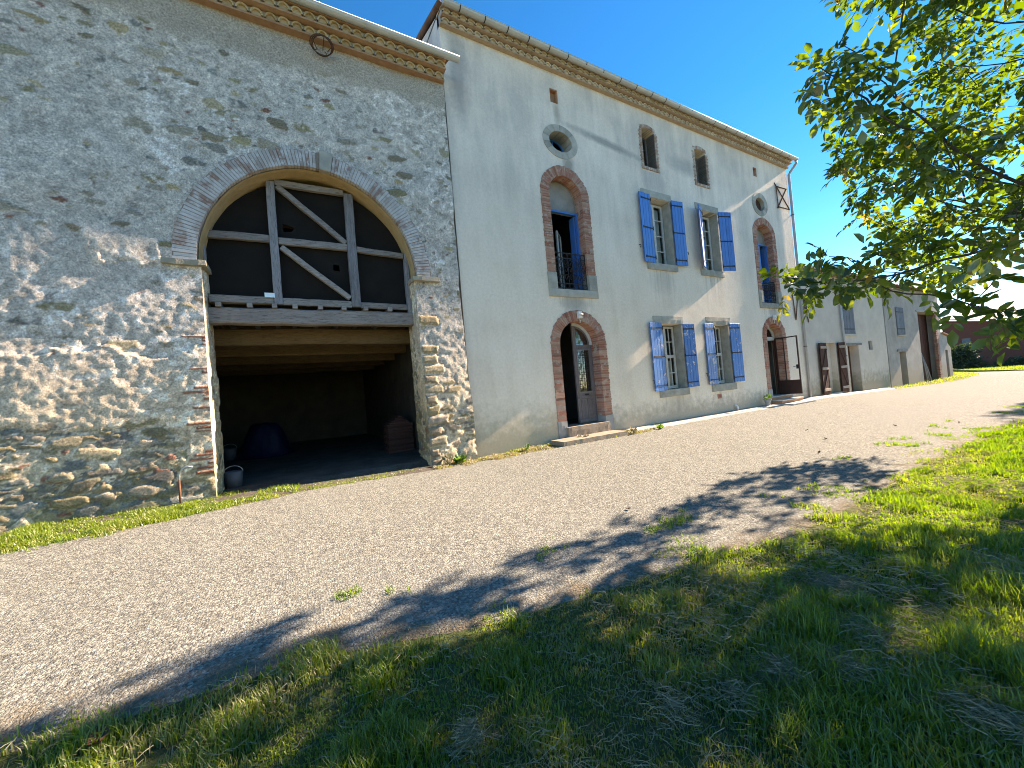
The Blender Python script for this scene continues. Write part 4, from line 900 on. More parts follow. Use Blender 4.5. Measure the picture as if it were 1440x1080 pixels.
    mb = MB(); mb.box((12.31, -.012, .755), (12.53, .02, .91)); mb.box((12.35, -.018, .79), (12.42, -.012, .875), 0, .1); mb.box((12.44, -.018, .79), (12.50, -.012, .875), 0, .1); mb.build('vent_plate', M['brick'], R)
    mb = MB(); mb.tube([(13.24, .02, .44), (13.24, -.06, .44), (13.24, -.09, .40), (13.24, -.09, .26)], .035, 8); mb.build('drain_outlet', M['white'], R)
    def anchor(pts, name='wall_anchor'):
        mb = MB()
        for p, q, w in pts: mb.bar((p[0], -.035, p[1]), (q[0], -.035, q[1]), w, .022)
        mb.build(name, M['rust'], R)
    anchor([((17.36, 9.05), (18.40, 8.12), .045), ((17.46, 8.05), (18.28, 8.97), .045), ((17.48, 8.90), (17.50, 8.03), .03), ((17.5, 8.93), (18.3, 8.96), .03), ((17.5, 8.1), (18.38, 8.12), .03)])
    anchor([((17.9, 4.75), (18.02, 3.5), .045), ((18.02, 3.5), (18.42, 4.7), .04)])
    return R
HOUSE = farmhouse()

# ------------------------------------------------------------------ the lower buildings along the lane
def low_house():
    R = thing('low_house', (23, 0, .1), 'low cream rendered house with brown plank shutters, joined to the tall farmhouse', 'house')
    x0, x1, zt = 18.53, 27.5, 5.62
    mb = MB(); mb.plate(rect(x0, x1, -.2, zt), [rect(20.34, 21.5, .29, 2.53), rect(22.72, 23.95, .06, 2.38), rect(22.45, 23.68, 2.94, 4.72), rect(25.18, 25.68, 2.12, 2.58)], .012, .4, 0, .5)
    n = 8; cor = [(x1 + .18 * math.sin(PI / 2 * k / n), .012 + .18 * (1 - math.cos(PI / 2 * k / n))) for k in range(n + 1)]       # rounded end of the wall
    mb.add([(x, y, z) for x, y in cor for z in (-.2, zt)], [(2 * k, 2 * k + 2, 2 * k + 3, 2 * k + 1) for k in range(n)], 0, .5, True)
    mb.box((x1 - .2, .2, -.2), (x1 + .179, 7, zt)); mb.box((x0, 6.6, -.2), (x1, 7, zt)); mb.box((x0, .42, 2.6), (x1 - .2, 6.6, 2.75))
    mb.build('wall', M['low_render'], R)
    mb = MB(); mb.box((20.30, .24, .2), (21.54, .30, 2.58)); mb.build('blocked_window', M['low_render'], R)['label'] = 'window opening walled up with smooth render'
    mb = MB(); mb.box((20.28, -.05, .21), (21.56, .24, .285)); mb.build('sill', M['concrete'], R)
    mb = MB(); mb.bar((22.33, .03, 2.43), (24.27, .03, 2.43), .10, .12, 0, None, 6, .004); mb.build('lintel', M['wood'], R)
    mb = MB()
    for k in range(5): mb.box((22.76 + k * .235, .36, .08), (22.76 + (k + 1) * .235 - .008, .40, 2.36))
    mb.build('door', M['reddoor'], R)
    mb = MB()
    for k in range(7): mb.box((22.47 + k * .172, -.03 + random.uniform(-.004, .004), 2.93), (22.47 + (k + 1) * .172 - .012, .03, 4.70 - random.uniform(0, .03)))
    s = mb.build('closed_shutter', M['greyshut'], R)
    for z in (3.15, 4.45): mb = MB(); mb.box((22.43, -.045, z - .025), (23.6, -.035, z + .025)); mb.build('strap_hinge', M['iron'], s)
    mb = MB(); mb.box((22.38, -.05, 2.84), (23.78, .05, 2.925)); mb.build('sill', M['concrete'], R)
    w = MB(); w.box((25.2, .12, 2.14), (25.66, .16, 2.2)); w.box((25.2, .12, 2.5), (25.66, .16, 2.56)); w.box((25.2, .12, 2.2), (25.25, .16, 2.5)); w.box((25.61, .12, 2.2), (25.66, .16, 2.5)); w.box((25.41, .12, 2.2), (25.45, .16, 2.5))
    w = w.build('window', M['greyshut'], R); g = MB(); g.box((25.21, .139, 2.15), (25.65, .143, 2.55)); g.build('pane', M['glass'], w)
    shutter(R, 20.33, .29, 2.53, .70, -1, 3, M['brownpaint'], 'wood', thick=.05, strap_z=(.09, .5, .91), boards=5, zbrace=True); shutter(R, 21.52, .29, 2.53, .58, 1, 4, M['brownpaint'], 'wood', thick=.05, strap_z=(.09, .5, .91), boards=4, zbrace=True)
    mb = MB(); mb.box((x0, -.26, 5.60), (x1 + .2, .3, 5.64)); 
    for k in range(18): mb.box((x0 + .2 + k * .5, -.24, 5.53), (x0 + .28 + k * .5, .3, 5.60))
    mb.build('eaves', M['pale_wood'], R)
    tile_roof(R, x0, x1 + .3, -.32, 5.66, 7.2, 7.35); mb = MB(); half_gutter(mb, x0 + .1, x1 + .3, -.38, 5.67, .07); mb.build('gutter', M['zinc_dark'], R)
    pipe(R, [(22.05, -.38, 5.60), (22.08, -.3, 5.45), (22.2, -.06, 5.15), (22.22, -.06, 4.0), (22.24, -.06, .15)], .05, M['zinc_dark'], clips=[(22.22, -.06, 4.55), (22.235, -.06, 1.9)])
    mb = MB()
    for p, q, w in (((18.75, 4.75), (19.12, 3.42), .045), ((19.05, 4.7), (18.78, 3.9), .03), ((19.0, 4.6), (19.08, 3.6), .025)): mb.bar((p[0], -.02, p[1]), (q[0], -.02, q[1]), w, .02)
    mb.build('wall_anchor', M['rust'], R)
    return R
low_house()
def outbuilding():
    R = thing('farm_outbuilding', (32, 0, 0), 'weathered grey farm outbuilding with a tall dark red wagon door', 'outbuilding')
    x0, x1, zt = 27.68, 37.0, 5.55
    mb = MB(); mb.plate(rect(x0, x1, -.3, zt), [rect(29.3, 30.3, .0, 1.92), rect(29.28, 30.42, 2.88, 4.42), rect(32.88, 36.4, -.05, 4.25)], .02, .47, 0, .5)
    mb.box((x0, 6.6, -.3), (x1, 7, zt)); mb.box((x1 - .4, .47, -.3), (x1, 6.6, zt)); mb.build('wall', M['grey_render'], R)
    mb = MB(); z = .0
    while z < 4.2: mb.box((36.0 + random.uniform(-.1, .1), -.0, z), (36.405, .14, z + .055)); z += .066
    mb.build('brick_edging', M['brick'], R)
    mb = MB(); mb.box((32.6, -.02, 4.253), (36.8, .3, 4.36)); mb.build('lintel', M['concrete'], R)
    mb = MB()
    for k in range(10): mb.box((32.89 + k * .35, .47, .0), (32.89 + (k + 1) * .35 - .012, .52, 4.24))
    mb.build('wagon_door', M['reddoor'], R)
    mb = MB()
    for k in range(4): mb.box((29.31 + k * .247, .34, .02), (29.31 + (k + 1) * .247 - .008, .38, 1.9))
    mb.build('door', M['reddoor'], R)
    mb = MB(); mb.box((28.95, -.03, 1.925), (30.45, .10, 2.06)); mb.build('lintel', M['wood'], R)
    mb = MB()
    for k in range(6): mb.box((29.29 + k * .188, -.02, 2.9), (29.29 + (k + 1) * .188 - .01, .03, 4.4))
    s = mb.build('closed_shutter', M['greyshut'], R)
    for z in (3.2, 4.15): mb = MB(); mb.box((29.27, -.035, z - .03), (30.35, -.022, z + .03)); mb.build('strap_hinge', M['iron'], s)
    mb = MB(); mb.box((29.2, -.05, 2.78), (30.5, .05, 2.875)); mb.build('sill', M['concrete'], R)
    tile_roof(R, x0 - .1, x1 + .2, -.3, 5.56, 7.2, 7.2)
    return R
outbuilding()
def shed():
    R = thing('lean_to_shed', (38, 0, 0), 'small grey lean-to shed with a dark doorway at the end of the row', 'shed')
    mb = MB(); lp = [(37.02, -.3), (38.85, -.3), (38.85, 2.68), (37.02, 2.95)]
    mb.plate(lp, [rect(37.6, 38.14, -.02, 1.85)], .03, .3, 0, .5); mb.box((38.55, .3, -.3), (38.85, 3, 2.68)); mb.box((37.02, 2.7, -.3), (38.55, 3, 2.7)); mb.build('wall', M['grey_render'], R)
    mb = MB(); mb.hexa([(37.02, -.1, 2.955), (38.98, -.1, 2.69), (38.98, 3.1, 2.69), (37.02, 3.1, 2.955), (37.02, -.1, 3.03), (38.98, -.1, 2.76), (38.98, 3.1, 2.76), (37.02, 3.1, 3.03)]); mb.build('roof', M['terra'], R)
    mb = MB(); mb.box((37.62, .2, .0), (38.12, .24, 1.84)); mb.build('door', M['reddoor'], R)
shed()
for i, (xa, xb, z, ln) in enumerate(((33.6, 34.35, 2.0, 'longest'), (33.9, 34.55, 1.75, 'thin'), (34.3, 34.75, 1.5, 'shortest'))):
    mb = MB(); mb.tube([(xa, .05, .03), ((xa + xb) / 2 + .03, .22, z / 2), (xb, .42, z)], [.035, .032, .026], 7); o = mb.build('wooden_pole', M['pale_wood'], origin=(xa, .05, .03))
    tag(o, ('longest pale pole leaning on the dark red wagon door', 'middle pale pole leaning on the dark red wagon door', 'shortest pale pole leaning on the dark red wagon door')[i], 'pole', 'poles leaning on the wagon door')
def kerb():
    xs = np.arange(7.9, 26.4, .15); t = np.array([0, .04, .5, .96, 1.])
    V = []
    for x in xs:
        w = .46 + .05 * (vnoise(x * 1.3, 0., 8) - .5); b = float(base_z(x)); n = .012 * (vnoise(x * 2.2, 1., 9) - .5)
        V += [(x, -w - .02, b - .12), (x, -w, b + .035 + n), (x, -w / 2, b + .05 + n), (x, -.02, b + .06 + n), (x, .02, b - .1)]
    o = np_mesh('kerb', V, [grid_faces(len(xs), 5)], M['concrete'], smooth=False); tag(o, kind='structure')
kerb()
def far_building():
    R = thing('brick_barn', (76, 0, -.6), 'long dark red brick barn with a pale roof beyond the meadow', 'barn')
    y0, y1 = -14., 7.9; zb = -.9
    mb = MB(); mb.plate([(y0, zb), (y1, zb), (y1, 5.95), (0.8, 4.55), (y0, 4.55)], [rect(5.55, 6.35, 1.7, 3.35)], 0, .4, 0, .45, xf=lambda u, v, z: (75 + v, u, z))
    mb.box((75.4, y1 - .4, zb), (88, y1, 5.6)); mb.box((75.4, y0, zb), (88, y0 + .4, 4.5))
    mb.build('wall', M['farbrick'], R)
    for z0 in np.arange(.2, 4.4, .62):
        pass
    mb = MB(); mb.box((75.1, 5.57, 1.72), (75.16, 6.33, 3.33)); mb.build('window', M['greyshut'], R)
    mb = MB(); mb.hexa([(74.3, y0 - .5, 4.6), (74.3, .6, 4.6), (88, .6, 7.2), (88, y0 - .5, 7.2), (74.3, y0 - .5, 4.72), (74.3, .6, 4.72), (88, .6, 7.32), (88, y0 - .5, 7.32)])
    mb.hexa([(74.4, .6, 4.75), (74.4, y1 + .4, 6.1), (88, y1 + .4, 7.6), (88, .6, 7.3), (74.4, .6, 4.87), (74.4, y1 + .4, 6.22), (88, y1 + .4, 7.72), (88, .6, 7.42)])
    mb.build('roof', M['concrete'], R)
far_building()
X, Y = np.meshgrid(np.arange(44, 130, 1.), np.arange(-60, 60, 1.), indexing='ij')
g = Gr('meadow_grass'); p = g.pos(); n1 = g.noise(p, .35, 5, .65); n2 = g.noise(p, 3.5, 5, .7)
M['meadow'] = g.done(g.pbr(g.mix(g.rng(n2, .35, .7, 0, .6), g.ramp(n1, [(.35, (.10, .17, .035)), (.52, (.17, .19, .06)), (.68, (.29, .25, .14))]), (.05, .075, .02)), .95, g.bump(n2, 1., .2), spec=.1))
keep = (X > 46 + (Y + 2.1) * 1.93 / 1.0 * .62) | (X > 58)
o = np_mesh('meadow', np.stack([np.maximum(X, 45 + (Y + 2.1) * 1.9) * (X < 60) + X * (X >= 60), Y, gz(X, Y) + .0 + .05 * fbm(X, Y, 5)], -1).reshape(-1, 3), [grid_faces(X.shape[0], X.shape[1])], M['meadow'], smooth=True); tag(o, kind='structure')

# ------------------------------------------------------------------ leaves, trees, bushes
def leaflet_mesh(P, D_, S, L, W, fold, tint):
    """P base, D_ direction, S side (unit), arrays -> vertices, faces"""
    n = len(P); Nn = np.cross(D_, S); L = L[:, None]; W = W[:, None]; f = fold[:, None]
    s0 = P; s1 = P + D_ * L * .4; s2 = P + D_ * L * .76 - Nn * L * .04; s3 = P + D_ * L - Nn * L * .12
    up = Nn * W * f
    l1 = s1 + S * W * .5 + up * .5; r1 = s1 - S * W * .5 + up * .5; l2 = s2 + S * W * .40 + up * .4; r2 = s2 - S * W * .40 + up * .4
    V = np.stack([s0, s1, s2, s3, l1, r1, l2, r2], 1).reshape(-1, 3); b = np.arange(n)[:, None] * 8
    T = np.concatenate([b + np.array([[0, 4, 1]]), b + np.array([[0, 1, 5]]), b + np.array([[6, 3, 2]]), b + np.array([[2, 3, 7]])]); Q = np.concatenate([b + np.array([[4, 6, 2, 1]]), b + np.array([[1, 2, 7, 5]])])
    return V, T, Q, np.repeat(tint, 8)
def unit(a): return a / np.maximum(np.linalg.norm(a, axis=-1, keepdims=True), 1e-9)
def walnut():
    base = np.array([10.5, -9.0, -.02])
    lobes = [((10.2, -8.95, 5.4), (3.75, 3.6, 3.3), 1800), ((5.95, -6.0, 4.9), (.95, .40, .45), 60), ((5.65, -5.82, 2.6), (.85, .42, .3), 50), ((8.0, -6.6, 3.7), (1.3, .9, .9), 60), ((12.6, -5.4, 3.9), (1.4, .7, 1.3), 70), ((10.2, -5.15, 4.9), (2.4, .28, 1.3), 90), ((7.5, -6.35, 6.5), (1.2, .7, .9), 90), ((7.6, -6.2, 4.6), (.9, .6, 1.0), 70),
             ((5.35, -7.0, 1.98), (.40, .35, .34), 26), ((7.2, -6.3, 2.75), (1.6, .9, .3), 52)]
    A = []
    for c, r, n in lobes:
        q = rng.normal(size=(n * 3, 3)); q = unit(q) * (rng.random((n * 3, 1)) ** (1 / 2.4)); pts = np.array(c) + q * np.array(r)
        ho = fbm(pts[:, 0] * .62 + pts[:, 2] * .45, pts[:, 1] * .62 - pts[:, 2] * .55, 12, 2)
        pts = pts[(ho > (.44 if r[0] > 3 else .38)) & (pts[:, 2] > (1.72 if r[0] < .5 else 2.4))][:n]; A.append(pts)
    A = np.concatenate(A); step = .21
    nodes = [base + np.array([0, 0, 0.])]; par = [-1]
    for k in range(10): nodes.append(nodes[-1] + np.array([-.02 * (k > 4), .012, .2])); par.append(len(nodes) - 2)
    for tgt in ((8.4, -7.2, 3.4), (9.3, -10.6, 4.2), (12.1, -8.2, 3.6), (10.1, -8.6, 5.5), (8.1, -8.6, 3.2), (10.4, -6.6, 3.6)):          # main limbs
        i = 10; d0 = np.array([0, 0, 1.])
        for k in range(60):
            v = np.array(tgt) - nodes[i]; dist = np.linalg.norm(v)
            if dist < step: break
            d0 = unit(d0 * .55 + v / dist * .45 + rng.normal(size=3) * .06); nodes.append(nodes[i] + d0 * step); par.append(i); i = len(nodes) - 1
    N = np.array(nodes); par = list(par)
    best = np.full(len(A), 1e9); bi = np.zeros(len(A), int); new = np.arange(len(N))
    for it in range(140):
        for a in range(0, len(new), 400):
            ix = new[a:a + 400]; d = np.linalg.norm(A[:, None] - N[ix][None], axis=2); m = d.argmin(1); dm = d[np.arange(len(A)), m]
            up = dm < best; best[up] = dm[up]; bi[up] = ix[m[up]]
        alive = best > .26
        if not alive.any(): break
        A = A[alive]; best = best[alive]; bi = bi[alive]
        act = best < 3.0
        if not act.any(): break
        dirs = {}
        for i, v in zip(bi[act], unit(A[act] - N[bi[act]])): dirs.setdefault(int(i), []).append(v)
        add = []
        for i, vs in dirs.items():
            g_ = unit(N[i] - N[par[i]]) if par[i] >= 0 else np.array([0, 0, 1.])
            d = unit(np.mean(vs, 0) + .25 * g_ + rng.normal(size=3) * .10); add.append(N[i] + d * step); par.append(i)
        new = np.arange(len(N), len(N) + len(add)); N = np.concatenate([N, add])
        if len(N) > 9000: break
    n = len(N); ch = [[] for _ in range(n)]
    for i, p in enumerate(par):
        if p >= 0: ch[p].append(i)
    tips = np.zeros(n, int); area = np.zeros(n)
    for i in range(n - 1, -1, -1):
        if not ch[i]: area[i] = .0045 ** 2.2; tips[i] = 0
        else: area[i] = sum(area[c] for c in ch[i]); tips[i] = 1 + min(tips[c] for c in ch[i])
    rad = np.minimum(area ** (1 / 2.2), .19)
    R = thing('walnut_tree', tuple(base), 'big walnut tree overhanging the lane with backlit green leaves', 'tree', None)
    # branches as chains of tubes
    tr = MB(); br = MB(); tr.tube([tuple(N[i]) for i in range(11)], [float(rad[0]) * (1.25 - .03 * k) for k in range(11)], 12, 0, .5); tr.build('trunk', M['bark'], R)
    starts = [(10, c) for c in ch[10]]; guard = 0
    while starts:
        p, c = starts.pop(); pts = [N[p], N[c]]; rs = [min(rad[p], rad[c] * 1.15), rad[c]]
        while ch[c]:
            k = max(ch[c], key=lambda q: area[q])
            starts += [(c, q) for q in ch[c] if q != k]
            c = k; pts.append(N[c]); rs.append(rad[c])
        br.tube([tuple(q) for q in pts], [float(r) for r in rs], 9 if rs[0] > .05 else (6 if rs[0] > .015 else 4), 0, .5)
    br.build('branches', M['bark'], R)
    P, D_, S, L, W, T = [], [], [], [], [], []
    for i in range(11, n):
        if tips[i] > 3: continue
        g_ = unit(N[i] - N[par[i]])
        for k in range(rng.choice([1, 2, 2], 1)[0] + (2 if tips[i] == 0 else 0)):
            a = rng.normal(size=3); d = unit(g_ * .55 + a * .75 + np.array([0, 0, -.15])); ln = rng.uniform(.14, .30)
            side = unit(np.cross(d, np.array([0, 0, 1.]) + rng.normal(size=3) * .55)); nrm = np.cross(side, d)
            lt = np.clip(rng.beta(2.2, 2.6) + .12 * rng.normal(), 0, .95)
            if rng.random() < .012: lt = .99
            m = rng.choice([2, 3, 3])
            for j in range(m):
                t = .35 + .6 * j / max(1, m - .4)
                bp = N[i] + d * ln * t + np.array([0, 0, -.05 * t * t])
                for sg in (-1, 1):
                    dd = unit(d * rng.uniform(.35, .75) + side * sg + np.array([0, 0, -.25]) + rng.normal(size=3) * .16); P.append(bp); D_.append(dd); S.append(unit(np.cross(nrm + rng.normal(size=3) * .25, dd)))
                    l = rng.uniform(.11, .165) * (.8 + .3 * t); L.append(l); W.append(l * rng.uniform(.38, .5)); T.append(np.clip(lt + rng.normal() * .06, 0, 1))
            bp = N[i] + d * ln + np.array([0, 0, -.05]); dd = unit(d + np.array([0, 0, -.3])); P.append(bp); D_.append(dd); S.append(unit(np.cross(nrm, dd))); l = rng.uniform(.13, .19); L.append(l); W.append(l * .5); T.append(lt)
    P, D_, S, L, W, T = map(np.array, (P, D_, S, L, W, T))
    V, t3, q4, tt = leaflet_mesh(P, D_, S, L, W, rng.uniform(.1, .5, len(P)), T)
    np_mesh('foliage', V, [t3, q4], M['leaf'], R, attrs={'tint': tt})
    print('walnut nodes', n, 'leaflets', len(P))
    return R
TREE = walnut()
t2 = copy_tree(TREE); t2.location = (27.2, -8.9, -.1); t2.rotation_euler = (0, 0, 2.1)
t2['label'] = 'second walnut tree farther down the lane, shading the gravel by the verge'
def bush(name, c, r, n, leaf, mat, label, cat, grp=None, stems=14):
    R = thing(name, (c[0], c[1], c[2] - r[2] * .9), label, cat, grp)
    cl = []
    for k in range(max(6, n // 160)):
        q = unit(rng.normal(size=3)) * rng.random() ** .5; cl.append((np.array(c) + q * np.array(r) * .75, rng.uniform(.25, .5)))
    k = rng.integers(0, len(cl), n); cc = np.array([cl[i][0] for i in k]); cr = np.array([cl[i][1] for i in k])
    P = cc + unit(rng.normal(size=(n, 3))) * (rng.random((n, 1)) ** .4) * cr[:, None] * np.array(r); P[:, 2] = np.maximum(P[:, 2], c[2] - r[2] * .95)
    D_ = unit(rng.normal(size=(n, 3)) + (P - np.array(c)) * .5); S = unit(np.cross(D_, rng.normal(size=(n, 3)))); L = rng.uniform(.7, 1.3, n) * leaf
    V, t3, q4, tt = leaflet_mesh(P, D_, S, L, L * .5, rng.uniform(.1, .4, n), rng.random(n))
    np_mesh('foliage', V, [t3, q4], M[mat], R, attrs={'tint': tt})
    mb = MB()
    for i in range(stems):
        q = cl[i % len(cl)][0]; b = (c[0] + rng.normal() * .15 * r[0], c[1] + rng.normal() * .15 * r[1], c[2] - r[2]); mb.tube([b, tuple((np.array(b) + q) / 2 + rng.normal(size=3) * .05 * r[0]), tuple(q)], [.012 * r[2] + .004, .008 * r[2] + .003, .003], 5)
    mb.build('stems', M['bark'], R)
    return R
bush('dark_bush', (67.5, 5.2, .85), (1.6, 2.4, 1.75), 5200, .22, 'bushleaf', 'large dark green bush in front of the brick barn', 'bush')
bush('low_scrub', (68.5, 1.6, -.1), (1.3, 1.6, .85), 2000, .2, 'bushleaf', 'low dark scrub spreading beside the large bush', 'bush')
bush('pale_shrub', (58, 4.6, -.15), (.8, .9, .55), 900, .16, 'hay', 'dry brown shrub at the near edge of the meadow', 'shrub')
bush('tall_weed', (57, 5.0, .1), (.25, .25, .7), 260, .16, 'hay', 'tall pale seeding weed beside the dry shrub', 'weed', stems=5)

# ------------------------------------------------------------------ grass
def blades(name, P, H, Wd, tint, mat, lean=.35, curl=.5, parent=None):
    n = len(P); az = rng.random(n) * 2 * PI; d = np.stack([np.cos(az), np.sin(az), np.zeros(n)], 1); s = np.stack([-np.sin(az), np.cos(az), np.zeros(n)], 1)
    ln = (rng.random(n) * lean + .05)[:, None] * H[:, None]; cu = (rng.random(n) * curl)[:, None] * H[:, None]; w = Wd[:, None]; up = np.array([0, 0, 1.])
    b0 = P - s * w * .5; b1 = P + s * w * .5; m = P + d * ln * .45 + up * H[:, None] * .55; m0 = m - s * w * .42; m1 = m + s * w * .42; t = P + d * (ln + cu) + up * (H[:, None] - cu * .35)
    V = np.stack([b0, b1, m0, m1, t], 1).reshape(-1, 3); b = np.arange(n)[:, None] * 5
    o = np_mesh(name, V, [b + np.array([[2, 3, 4]]), b + np.array([[0, 1, 3, 2]])], mat, parent, attrs={'tint': np.repeat(tint, 5)})
    return o
def strands(name, P, L, Wd, tint, mat):
    n = len(P); az = rng.random(n) * 2 * PI; el = rng.normal(size=n) * .28; d = np.stack([np.cos(az) * np.cos(el), np.sin(az) * np.cos(el), np.sin(el)], 1); s = np.stack([-np.sin(az), np.cos(az), rng.normal(size=n) * .4], 1)
    L = L[:, None]; w = Wd[:, None]; bend = rng.normal(size=(n, 1)) * L * .22; up = np.array([0, 0, 1.])
    a = P - d * L / 2; m = P + s * bend + up * L * .06; e = P + d * L / 2
    V = np.stack([a - up * w * .5, a + up * w * .5, m - up * w * .5 + s * w * .4, m + up * w * .5, e - up * w * .3, e + up * w * .3], 1).reshape(-1, 3); b = np.arange(n)[:, None] * 6
    return np_mesh(name, V, [b + np.array([[0, 2, 3, 1]]), b + np.array([[2, 4, 5, 3]])], mat, attrs={'tint': np.repeat(tint, 6)})
CAM = np.array([0, -7.8, 1.6])
def scatter(n, x0, x1, y0, y1): return rng.uniform(x0, x1, n), rng.uniform(y0, y1, n)
def verge():
    x, y = scatter(1700000, -7.5, 17, -11, -3.6)
    d = np.hypot(x - CAM[0], y - CAM[1]); az = np.degrees(np.arctan2(x, y + 7.8))
    dens = np.clip((3.2 / np.maximum(d, 1.2)) ** 1.35, .07, 1.)
    s = near_edge(x) - y; e = fbm(x * 1.6, y * 1.6, 51, 4) - .5; clump = fbm(x * 3.2, y * 3.2, 52, 4); big = fbm(x * .8, y * .8, 53, 3)
    p = sstep(-.22, .42, s + 1.5 * e) * sstep(.20, .44, clump + .25 * sstep(.0, 1.2, s) - .02) * dens
    strag = (s > -.9) & (s < .3) & (clump > .665) & (fbm(x * 1.3, y * 1.3, 57) > .5)      # tufts out on the gravel
    p = np.maximum(p, strag * .7 * dens)
    bare = sstep(.62, .7, fbm(x * .9 + 5, y * .9, 54, 3)) * (s > .6); p = p * (1 - .5 * bare)
    ok = (rng.random(len(x)) < p) & (az > -80) & (az < 100)
    x, y, d, clump, big, s = x[ok], y[ok], d[ok], clump[ok], big[ok], s[ok]
    H = (.024 + .070 * sstep(.44, .68, clump) + .05 * sstep(.52, .66, big)) * rng.uniform(.5, 1.25, len(x)) * (.55 + .45 * sstep(-.3, .5, s))
    W = (.0032 + .0011 * d) * rng.uniform(.7, 1.2, len(x))
    dry = fbm(x * 1.2, y * 1.2, 55, 4)
    t = np.clip(.46 * rng.random(len(x)) + .55 * sstep(.46, .64, dry) * rng.random(len(x)) + .12 - .20 * sstep(.5, .65, clump) + .30 * (rng.random(len(x)) < .10), 0, 1)
    o = blades('grass_verge', np.stack([x, y, gz(x, y) - .012], 1), H, W, t, M['grass']); tag(o, kind='stuff'); n0 = len(x)
    x, y = scatter(420000, -3.5, 15, -10.5, -4.6); d = np.hypot(x - CAM[0], y - CAM[1]); s = near_edge(x) - y
    k = fbm(x * 1.5, y * 1.5, 56, 4); p = sstep(.50, .62, k) * sstep(0.1, .7, s) * np.clip((2.8 / np.maximum(d, 1.)) ** 1.2, .08, 1) * .28 + .11 * (s > .1) * (.35 + fbm(x * 4, y * 4, 46, 3)) * np.clip((2.8 / np.maximum(d, 1.)) ** 1.2, .08, 1)
    ok = rng.random(len(x)) < p; x, y, k, d = x[ok], y[ok], k[ok], d[ok]
    z = gz(x, y) + .012 + rng.random(len(x)) * .03 + rng.random(len(x)) * .085 * sstep(.52, .68, k)
    # two rounded heaps of mown hay
    for hx, hy, hr, hh, hn in ((.58, -6.12, .09, .11, 350), (1.42, -6.55, .3, .07, 350), (1.70, -6.66, .3, .07, 350), (2.02, -6.72, .17, .08, 500), (2.25, -6.88, .2, .07, 500), (3.15, -6.54, .25, .07, 600), (2.68, -6.86, .3, .06, 500), (2.34, -7.34, .3, .08, 700)):
        a = rng.random(hn) * 2 * PI; r = hr * np.abs(rng.normal(size=hn)) * .62 * (.5 + 1.0 * vnoise(a * 1.3, a * 0 + hx, 5)); x = np.concatenate([x, hx + r * np.cos(a)]); y = np.concatenate([y, hy + r * np.sin(a)]); d = np.concatenate([d, np.full(hn, 2.5)])
        z = np.concatenate([z, gz(hx + r * np.cos(a), hy + r * np.sin(a)) + hh * np.maximum(0, 1 - (r / hr / 1.1) ** 2) * rng.random(hn) ** .35])
    L = rng.uniform(.03, .12, len(x)); o = strands('mown_hay', np.stack([x, y, z], 1), L, .0013 + .0006 * d, rng.random(len(x)), M['hay']); tag(o, kind='stuff')
    print('verge blades', n0, 'hay', len(x))
verge()
def foot_grass():
    x, y = scatter(170000, -6.5, 9.5, -1.7, -.04); fe = far_edge(x); b = -.10 - .12 * sstep(3.2, .4, np.full_like(x, .3)) * (x < 3.3)
    s = y - fe; cl = fbm(x * 3, y * 3, 91, 4); q = fbm(x * .9, y * .9, 92, 3)
    zone = np.where(x < -.9, .95, np.where(x < 2.3, .4, .85))
    p = sstep(-.10, .22, s + .5 * (cl - .5)) * zone * sstep(.34, .5, cl + .1 * (x < -.9) + .08 * (x > 2.3))
    p = np.where((x > 7.9), p * sstep(-.45, -.5, y) , p)
    p = np.where((x > -1.1) & (x < 2.3), p * ((y > fe - .05) & (fbm(x * 1.1, y * 1.4, 96) > .42)), p)
    ok = (rng.random(len(x)) < p); x, y, cl, q = x[ok], y[ok], cl[ok], q[ok]
    H = (.028 + .05 * sstep(.4, .65, cl) * ((x < 0) + .9 * (x > 2.3))) * rng.uniform(.5, 1.3, len(x)); t = np.clip(.30 + .38 * rng.random(len(x)) + .55 * sstep(.36, .56, q + .12 * (x > -.9)) * rng.random(len(x)) + .2 * (x > 2.3), 0, 1)
    o = blades('grass_strip', np.stack([x, y, gz(x, y) - .01], 1), H, np.full(len(x), .010) * rng.uniform(.6, 1.2, len(x)), t, M['grass'], .5, .6); tag(o, kind='stuff')
    x, y = scatter(9000, 26, 56, -2.2, 3.6); fe = far_edge(x); ok = (y > fe - .15) & (rng.random(len(x)) < .8); x, y = x[ok], y[ok]
    o = blades('grass_roadside', np.stack([x, y, gz(x, y) - .01], 1), rng.uniform(.05, .16, len(x)), rng.uniform(.02, .04, len(x)), np.clip(.4 + .5 * rng.random(len(x)), 0, 1), M['grass'], .5, .6); tag(o, kind='stuff')
    x, y = scatter(34000, 46, 76, -9, 12); ok = x > 46.5 + (y + 2.1) * 1.95; x, y = x[ok], y[ok]
    o = blades('meadow_tufts', np.stack([x, y, gz(x, y) + .0], 1), rng.uniform(.06, .26, len(x)), rng.uniform(.03, .07, len(x)), np.clip(.25 + .7 * fbm(x * .5, y * .5, 97) + .25 * rng.random(len(x)) - .15, 0, 1), M['grass'], .5, .6); tag(o, kind='stuff')
foot_grass()
